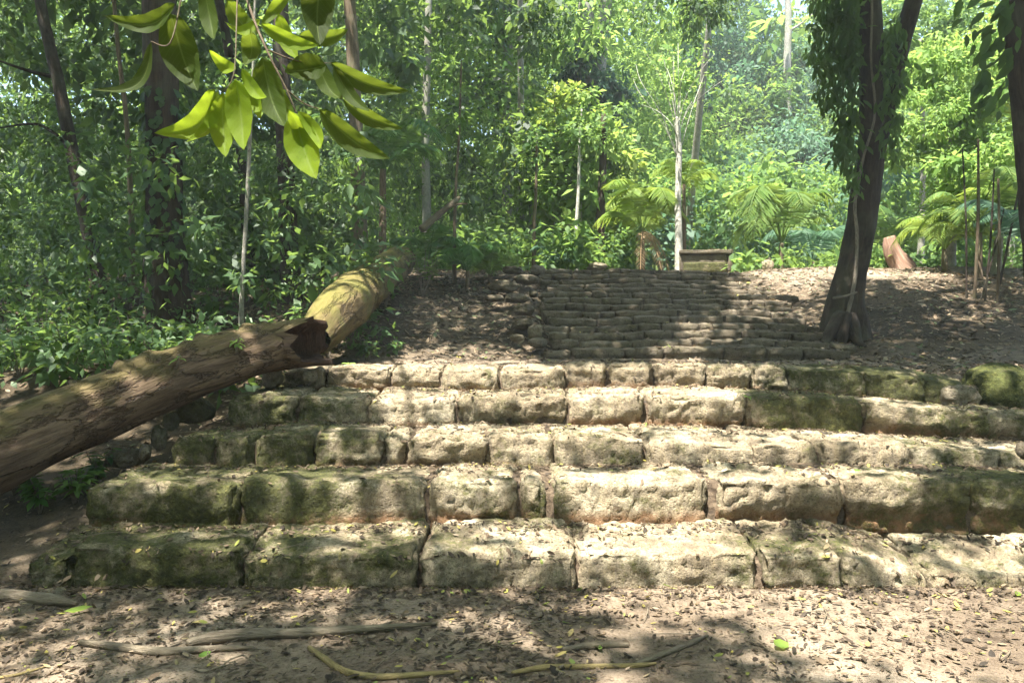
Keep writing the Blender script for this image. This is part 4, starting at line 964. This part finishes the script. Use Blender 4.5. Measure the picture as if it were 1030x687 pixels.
for px, d, n_, h_, s_, m_, lab in [(352, 10.6, 8, .7, .15, 'leaf_glossy', 'leafy plant pressing against the right side of the mossy log'), (425, 13.6, 9, .9, .16, 'leaf_mid', 'bushy plant hiding the upper end of the mossy log'), (388, 12.6, 8, .55, .14, 'leaf_glossy', 'low bushy plant right of the middle of the mossy log'), (318, 9.2, 8, .75, .14, 'leaf_mid', 'leafy plant left of the mossy log behind the hollow end')]:
    seedling('low_plant', lab, gp(px, d), n_, h_, s_, m_, per=14)
s_ = seedling('sprout', 'tiny bright green sprout growing on the middle of the fallen log', W(238, 352, 7.05), 3, .14, .10, 'leaf_bright', per=3)
seedling('sprout', 'single green leaf sprout low on the fallen log', W(178, 366, 6.62), 2, .08, .10, 'leaf_bright', per=2)
seedling('sprout', 'tiny green weed rooted in the joint under the fourth course', W(752, 402, 6.95), 2, .05, .045, 'leaf_mid', per=4)

# ------------------------------------------------------------------ broad leaved branch hanging in at the upper left
br = empty('leafy_branch', W(240, -30, 1.9), 'branch of broad translucent green leaves hanging close at the upper left', 'branch')
T = Tubes()
T.add([W(232, -60, 2.0), W(250, 5, 1.9), W(268, 50, 1.85), W(288, 90, 1.85), W(299, 116, 1.85)], [.004, .0034, .0028, .002, .0015], 24, 6, .05, 1)
T.add([W(240, -50, 1.9), W(238, 20, 1.8), W(235, 76, 1.75), W(222, 94, 1.75)], [.002, .0018, .0015, .001], 16, 5, .05, 2)
T.add([W(190, -50, 1.7), W(182, 0, 1.68), W(171, 44, 1.66), (W(152, 42, 1.66))], [.0026, .002, .0017, .001], 16, 5, .05, 3)
T.add([W(268, 50, 1.85), W(300, 62, 1.9), W(333, 64, 1.95)], [.002, .0016, .001], 10, 5, .05, 4)
T.add([W(288, 90, 1.85), W(305, 104, 1.88), W(321, 110, 1.9)], [.002, .0016, .001], 10, 5, .05, 5)
T.build('stem', M['bark_brown'], br)
LV = [ # base x,y  tip x,y  width px  tone  depth  bend(px, sideways)
 (176, 4, 104, 16, 23, .25, 1.66, -10), (152, 42, 89, 90, 16, .15, 1.66, -16), (172, 14, 199, 92, 42, .18, 1.68, 6), (216, 90, 155, 134, 30, .95, 1.75, -16), (219, 92, 187, 143, 16, .9, 1.76, -6),
 (224, 94, 227, 158, 28, .85, 1.75, 4), (237, 80, 245, 151, 31, .9, 1.74, 3), (237, 70, 210, 50, 16, 1.0, 1.76, -4), (243, 69, 268, 98, 14, 1.0, 1.78, 4), (262, 24, 320, 46, 17, .8, 1.88, 6),
 (262, 20, 226, 22, 13, .9, 1.88, -4), (264, 58, 287, 128, 34, .3, 1.86, 6), (328, 66, 286, 72, 32, .2, 1.9, 3), (296, 114, 318, 180, 38, .95, 1.84, 4), (290, 110, 300, 170, 18, .95, 1.82, -6), (321, 110, 392, 160, 26, .28, 1.9, 8),
 (332, 63, 412, 92, 20, .25, 1.95, 8), (325, -30, 322, 46, 36, .12, 1.75, 4), (335, 66, 372, 112, 16, .22, 1.95, 5), (250, 30, 246, 66, 22, .35, 1.92, -3), (292, -10, 262, 28, 15, .6, 1.98, 3), (276, 82, 300, 128, 18, .5, 1.9, 4), (228, 0, 262, 34, 22, .5, 2.05, 4), (246, 78, 262, 120, 15, .9, 1.8, 3), (300, 112, 322, 150, 16, .95, 1.83, -4), (280, 14, 300, 60, 18, .9, 1.92, 4), (318, 58, 345, 100, 20, .3, 2.0, 5), (205, -12, 215, 40, 20, .3, 1.95, 3), (345, 100, 405, 130, 18, .3, 2.02, 6), (300, 36, 350, 30, 18, .35, 2.0, 5)]
V, Fs, At, Al, To, o = [], [], [], [], [], 0
for bx_, by_, tx_, ty_, wpx, tone, d, bend in LV:
    p0, p1 = W(bx_, by_, d), W(tx_, ty_, d - .02 + random.uniform(-.05, .05)); L = np.linalg.norm(p1 - p0)
    a = norm(p1 - p0); view = np.array((0, 1.0, .1)); s = norm(np.cross(a, view)); nn = np.cross(s, a)
    tl = random.uniform(-.28, .28); s2 = s * math.cos(tl) + nn * math.sin(tl); n2 = np.cross(s2, a)
    wv = .86 * wpx / F * d / max(math.cos(tl), .75)
    nu, nv = 16, 8
    for i in range(nu + 1):
        t = i / nu
        wd = wv * .5 * (math.sin(math.pi * t ** .85) ** .75 if t < 1 else 0) * (1 - .25 * t) * 1.15
        cc = p0 + a * L * t + s * (bend / F * d) * math.sin(math.pi * t) * -1 + n2 * (.03 * math.sin(math.pi * t))
        for j in range(nv + 1):
            q = j / nv * 2 - 1
            rip = .035 * wv * math.sin(t * 26 - abs(q) * 5) * abs(q)
            V.append(cc + s2 * wd * q + n2 * (-.22 * wv * abs(q) ** 1.2 * min(1, wd / (wv * .5 + 1e-9)) + rip)); At.append(q); Al.append(t); To.append(min(1, max(0, tone + .04 * random.uniform(-1, 1) * 0)))
    for i in range(nu):
        for j in range(nv):
            k = o + i * (nv + 1) + j; Fs.append((k, k + 1, k + nv + 2, k + nv + 1))
    o += (nu + 1) * (nv + 1)
mesh_obj('foliage', V, Fs, M['broad_leaf'], br, attrs={'across': At, 'along': Al, 'tone': To})

# ------------------------------------------------------------------ roots and sticks on the ground in front
def ground_root(name, label, cat, pts, r, m, seed):
    P_ = [G(x, y) for x, y in pts]
    for p in P_: p[2] = float(terr(p[0], p[1])) + max(r) * .75
    rt = empty(name, P_[len(P_) // 2], label, cat)
    Tubes().add(P_, r, 36, 10, .12, seed, 2.0).build('wood', M[m], rt)
ground_root('surface_root', 'thick grey brown root lying across the dirt at lower left', 'root', [(188, 652), (215, 646), (260, 641), (310, 638), (370, 635), (440, 631)], [.020, .034, .030, .026, .02, .008], 'root', 1)
ground_root('surface_root', 'pale brown root curving below the thick root at lower left', 'root', [(80, 649), (110, 653), (160, 657), (215, 655), (255, 653)], [.012, .02, .022, .018, .006], 'root', 2)
ground_root('surface_root', 'yellowish root hooking down to the bottom edge', 'root', [(311, 651), (326, 663), (345, 676), (375, 682), (420, 680), (462, 676)], [.012, .016, .016, .016, .013, .006], 'yellow_root', 3)
ground_root('surface_root', 'orange tan root at the bottom centre', 'root', [(515, 677), (545, 672), (590, 670), (640, 669), (660, 668)], [.010, .014, .014, .012, .006], 'yellow_root', 4)
ground_root('stick', 'slanting mossy stick lying in the shade at the bottom centre', 'stick', [(640, 668), (665, 660), (690, 650), (712, 641)], [.012, .016, .014, .006], 'root', 5)
ground_root('stick', 'straight grey stick lying right of the bottom centre of the dirt', 'stick', [(566, 654), (600, 650), (632, 649)], [.016, .018, .012], 'root', 6)
ground_root('surface_root', 'dark low root at the left edge of the dirt', 'root', [(-30, 598), (10, 604), (50, 608), (78, 612)], [.03, .04, .035, .012], 'root', 7)
ground_root('stick', 'thin yellow stick at the bottom left corner', 'stick', [(-5, 683), (20, 679), (45, 672)], [.008, .008, .004], 'yellow_root', 8)

# ------------------------------------------------------------------ leaf litter
def litter(name, label, pts, lo, hi, m, seed, nzmin=.5, stick=0):
    P_, N_ = [], []
    for x, y in pts:
        h, nn = drop(float(x), float(y))
        if h is None or nn.z < nzmin: continue
        P_.append(h); N_.append(nn)
    P_ = np.array(P_); N_ = np.array(N_); k = len(P_)
    nm = norm(N_ + rng.normal(size=(k, 3)) * .24); ax_ = rng.normal(size=(k, 3)); ax_ = norm(ax_ - nm * (ax_ * nm).sum(1, keepdims=True))
    ln = rng.uniform(lo, hi, k) * rng.choice([1.25, 1, .8, .6, .45, .3], k)
    P_ = P_ + N_ * (.006 + rng.random((k, 1)) * .012) - ax_ * (ln * .5)[:, None]
    return tag(leaf_obj(name, P_, ax_, nm, ln, M[m], None, rng.uniform(.25, .6, k), 'mid', rng.uniform(-1.5, 1.5, k)), label, 'leaf litter', kind='stuff')
def scatter(n, x0, x1, y0, y1, thr=-1, sc=2.0, seed=0):
    p = np.stack([rng.uniform(x0, x1, n), rng.uniform(y0, y1, n), np.zeros(n)], -1)
    m_ = vn(p, sc, seed) + .5 * vn(p, sc * 3, seed + 1) + rng.normal(size=n) * .3 > thr
    return p[m_][:, :2]
BV = bvh()
litter('leaf_litter', 'dry brown leaves scattered over the dirt in front of the stairs', np.concatenate([scatter(15000, -4.5, 4.5, 2.4, 4.8, -.25, 1.6, 41), scatter(9000, -4.5, .4, 2.4, 4.8, -.6, 1.6, 42), scatter(7000, -4.5, 4.5, 2.4, 4.8, -1.2, 1.6, 44), scatter(4000, -7, -2.9, 4.5, 7.2, -.8, 1.5, 45), scatter(2500, -4.2, 3.6, 4.5, 4.8, -1, 2, 3)]), .014, .06, 'litter', 1)
st_pts = [scatter(15000, -3.2, 5.5, 4.8, 8.7, .0, 2.2, 51)]
for Yc in COURSE_Y[1:] + [8.9]:                       # drifts at the back of every tread
    n = 2300; p = np.stack([rng.uniform(-3.2, 5.6, n), Yc - np.abs(rng.normal(size=n)) * .11 - .02], -1); st_pts.append(p)
for c, rows in enumerate(COURSES):                    # leaves packed into the joints
    for r_ in rows[1:]:
        n = 26; X_ = (r_[0] - 1.5 - 515) / F * COURSE_Y[c]
        st_pts.append(np.stack([X_ + rng.normal(size=n) * .02, rng.uniform(COURSE_Y[c] + .05, COURSE_Y[c] + .6, n)], -1))
litter('stair_leaf_litter', 'dry leaves caught on the treads and joints of the lower stairs', np.concatenate(st_pts), .016, .055, 'litter', 2)
litter('terrace_leaf_litter', 'sunlit pale dry leaves on the terrace above the lower stairs', scatter(5000, -3.5, 6.5, 8.4, 10.9, -.6, 2, 61), .04, .10, 'litter', 3)
litter('slope_leaf_litter', 'brown leaf litter covering the slopes beside the upper stairs', np.concatenate([scatter(17000, -6, .6, 10.6, 17.5, -.9, 1.2, 71), scatter(24000, 4.6, 13, 8.6, 19, -.9, 1.2, 72), scatter(6000, -11, -2.8, 7.2, 12, -.6, 1.2, 73)]), .04, .125, 'slope_litter', 4)
litter('step_leaf_litter', 'dry leaves on the upper steps', scatter(4500, .5, 5.5, 10.8, 17.3, .1, 1.5, 81), .04, .10, 'litter', 5)
def twigs():
    T = Tubes()
    for x, y in scatter(170, -4, 4, 2.5, 4.8, -1, 2, 91).tolist() + scatter(90, -3, 5, 4.9, 10.5, -1, 2, 92).tolist() + scatter(60, -2.5, .5, 11, 16, -1, 2, 93).tolist():
        h, nn = drop(x, y)
        if h is None or nn.z < .6: continue
        a = random.uniform(0, 6.28); L = random.uniform(.06, .30) * (1.6 if y > 9 else 1); d_ = np.array((math.cos(a), math.sin(a), random.uniform(-.05, .08)))
        p = np.array(h) + (0, 0, .012); r0 = random.uniform(.0018, .0045) * (1.6 if y > 9 else 1)
        T.add([p - d_ * L / 2, p + np.array((random.uniform(-.02, .02), random.uniform(-.02, .02), .006)), p + d_ * L / 2], [r0, r0 * .9, r0 * .4], 6, 5, .1, int(x * 50))
    tag(T.build('twig_litter', M['root']), 'thin dry twigs scattered among the fallen leaves', 'twigs', kind='stuff')
twigs()
# fresh green leaves lying about
def fresh(px, py, z, L, rot, label, m='leaf_yellow', ratio=.4):
    g = G(px, py, z); h, nn = drop(g[0], g[1]); p = np.array(h) + (0, 0, .012)
    o = leaf_obj('fallen_leaf', np.zeros((1, 3)), np.array([(math.cos(rot), math.sin(rot), .1)]), np.array([(.15, -.35, 1.0)]), L, M[m], None, ratio, 'mid', np.array([1.5]))
    o.location = p; tag(o, label, 'leaf', 'fresh leaves fallen on the ground')
fresh(64, 622, 0, .16, .9, 'long bright green leaf lying in the dirt at the left', 'leaf_yellow', .28)
fresh(199, 666, 0, .10, 1.3, 'green leaf standing on the pale root at lower left', 'leaf_bright', .4)
fresh(778, 654, 0, .11, .5, 'yellow green leaf on the sunny dirt at lower right', 'leaf_yellow', .7)
fresh(680, 526, .25, .06, 1.2, 'small yellow leaf lying on the lowest course', 'leaf_yellow', .6)
fresh(858, 517, .26, .07, .2, 'small green leaf beneath the undercut block', 'leaf_bright', .5)
fresh(1022, 601, 0, .10, .8, 'green leaf at the right edge by the foot of the stairs', 'leaf_yellow', .4)
fresh(605, 656, 0, .09, 1.8, 'small green blade beside the straight grey stick', 'leaf_bright', .35)

# ------------------------------------------------------------------ unseen overhead leaves, added and thinned to dapple the light
ROWS = [  # how sunny the photograph is, from y=260 down in steps of 21.35 pixels: (x end, 0..9)
 [(330, 1), (420, 5), (545, 2), (742, 0), (838, 8), (870, 5), (1000, 8), (1031, 4)],
 [(340, 1), (405, 6), (545, 1), (730, 0), (830, 7), (900, 3), (1000, 6), (1031, 3)],
 [(330, 1), (385, 6), (545, 1), (735, 0), (790, 5), (830, 3), (970, 1), (1010, 4), (1031, 1)],
 [(290, 1), (345, 6), (545, 1), (685, 0), (718, 6), (740, 2), (1031, 1)],
 [(230, 2), (300, 6), (345, 6), (545, 5), (655, 0), (708, 7), (1031, 0)],
 [(150, 3), (300, 5), (330, 6), (560, 8), (720, 9), (790, 6), (975, 1), (1031, 6)],
 [(60, 3), (200, 5), (230, 1), (255, 1), (275, 6), (370, 1), (460, 8), (570, 6), (750, 9), (870, 2), (950, 6), (985, 3), (1031, 6)],
 [(150, 4), (190, 1), (370, 1), (430, 6), (570, 4), (750, 9), (870, 2), (960, 5), (1031, 2)],
 [(100, 3), (300, 1), (405, 3), (480, 8), (550, 8), (650, 7), (800, 7), (950, 7), (1031, 4)],
 [(330, 2), (410, 3), (560, 6), (625, 3), (700, 6), (770, 3), (900, 6), (1031, 4)],
 [(120, 0), (180, 6), (240, 5), (330, 3), (430, 3), (550, 6), (714, 9), (850, 9), (930, 7), (1031, 1)],
 [(120, 0), (160, 6), (190, 2), (220, 6), (380, 1), (430, 3), (545, 5), (714, 9), (800, 7), (850, 3), (960, 6), (1031, 1)],
 [(80, 1), (200, 3), (260, 5), (430, 5), (580, 4), (740, 9), (800, 6), (830, 2), (1031, 3)],
 [(180, 1), (240, 3), (420, 4), (580, 5), (700, 9), (760, 7), (830, 5), (900, 7), (1031, 5)],
 [(100, 1), (160, 3), (240, 1), (280, 4), (400, 1), (430, 5), (575, 1), (650, 5), (695, 9), (765, 4), (835, 4), (930, 6), (1031, 4)],
 [(300, 1), (350, 7), (500, 1), (600, 3), (1031, 8)],
 [(200, 2), (350, 5), (600, 1), (640, 6), (1031, 8)],
 [(150, 2), (200, 6), (420, 1), (510, 6), (600, 1), (700, 6), (760, 5), (1031, 8)],
 [(120, 4), (250, 5), (440, 1), (560, 1), (720, 1), (780, 5), (1031, 7)],
 [(80, 7), (200, 3), (560, 1), (720, 1), (780, 5), (900, 6), (1031, 7)]]
def sunny(px, py):
    r = int((py - 260) / 21.35)
    if px < -30 or px > 1060 or r < 0 or r > 24: return None
    for xe, v in ROWS[min(r, 19)]:
        if px < xe: return v
    return ROWS[min(r, 19)][-1][1]
BV = bvh()
sd = Vector(SUN); hits = {0: [], 1: [], 2: []}
NC = 160000
# aim at the ground area that matters and go back up along the light
tx = rng.uniform(-14, 13, NC); ty = rng.uniform(1.5, 20, NC); hz = rng.uniform(10.5, 13.5, NC)
rnd = rng.random(NC)
pn = vn(np.stack([tx, ty, tx * 0], -1), .7, 88) + .5 * vn(np.stack([tx, ty, tx * 0], -1), 2.3, 89)
brc = W(245, 80, 1.8)
for i in range(NC):
    z0 = float(np.interp(ty[i], KY, KZ)); t_ = (hz[i] + (1.5 if ty[i] > 13 else 0) - z0) / -SUN.z
    p = Vector((tx[i], ty[i], z0)) - sd * t_
    # a clear shaft for the hanging branch
    dv = np.array(p) - brc; dv = dv - np.array(sd) * np.dot(dv, np.array(sd))
    if np.linalg.norm(dv) < .5 and rnd[i] < .93: continue
    h = BV.ray_cast(p, sd)
    if h[0] is None: continue
    q = h[0]
    v = sunny(q.x / q.y * F + 515, HOR - (q.z - H) / q.y * F) if q.y > 1 else None
    if (q.y > 17.0 and q.x > -1.5) or (q.y > 15.6 and q.x > 5.6): v = 8
    if v is None: v = (3 if pn[i] > .0 else 1) if q.x > -3 or q.y < 8 else (5 if pn[i] > .75 else 0)
    if v >= 7: v = min(9, v + .8)
    v = min(9, max(0, v + (0 if v < 1 or v >= 8 else pn[i] * (.8 if v >= 7 or v <= 1 else 1.6))))
    acc = -math.log(max(v / 9, .03)) / 3.5
    if rnd[i] < acc:
        k = 0 if p.x < -3.5 else (1 if p.x < 6 else 2)
        hits[k].append(p)
# leaf clumps that keep the big trunks in shade
for k, tr_ in ((1, [W(862, 260, 12), W(874, 190, 12), W(882, 120, 12), W(878, 50, 12), W(872, -10, 12), W(905, 60, 12), W(920, 0, 12), W(853, 310, 12)]), (0, [W(165, 250, 12), W(164, 180, 12), W(163, 100, 12), W(160, 30, 12), W(156, -20, 12)]), (2, [W(1028, 220, 9.5), W(1024, 140, 9.5), W(1018, 60, 9.5), W(1014, 0, 9.5)])):
    tr_ = np.array(tr_)
    for q in range(900):
        a = rng.integers(0, len(tr_) - 1); p_ = tr_[a] + (tr_[a + 1] - tr_[a]) * rng.random() + rng.normal(size=3) * np.array((.28, .28, .3))
        hits[k].append(Vector(p_ - np.array(SUN) * (9.3 + rng.random() * 1.2 - p_[2]) / -SUN.z))
for k, root in ((0, big), (1, FT), (2, ET)):
    P_ = np.array(hits[k]); n = len(P_)
    if not n: continue
    nm = norm(rng.normal(size=(n, 3)) * .45 - np.array(SUN)); ax_ = rng.normal(size=(n, 3)); ax_ = norm(ax_ - nm * (ax_ * nm).sum(1, keepdims=True))
    ln = rng.uniform(.16, .32, n)
    leaf_obj('crown', P_ - ax_ * (ln * .5)[:, None], ax_, nm, ln, M['leaf_mid'], root, .5)  # out-of-view leaves hung on these trees, placed to cast dapples and trunk shade
print('canopy', [len(h) for h in hits.values()])
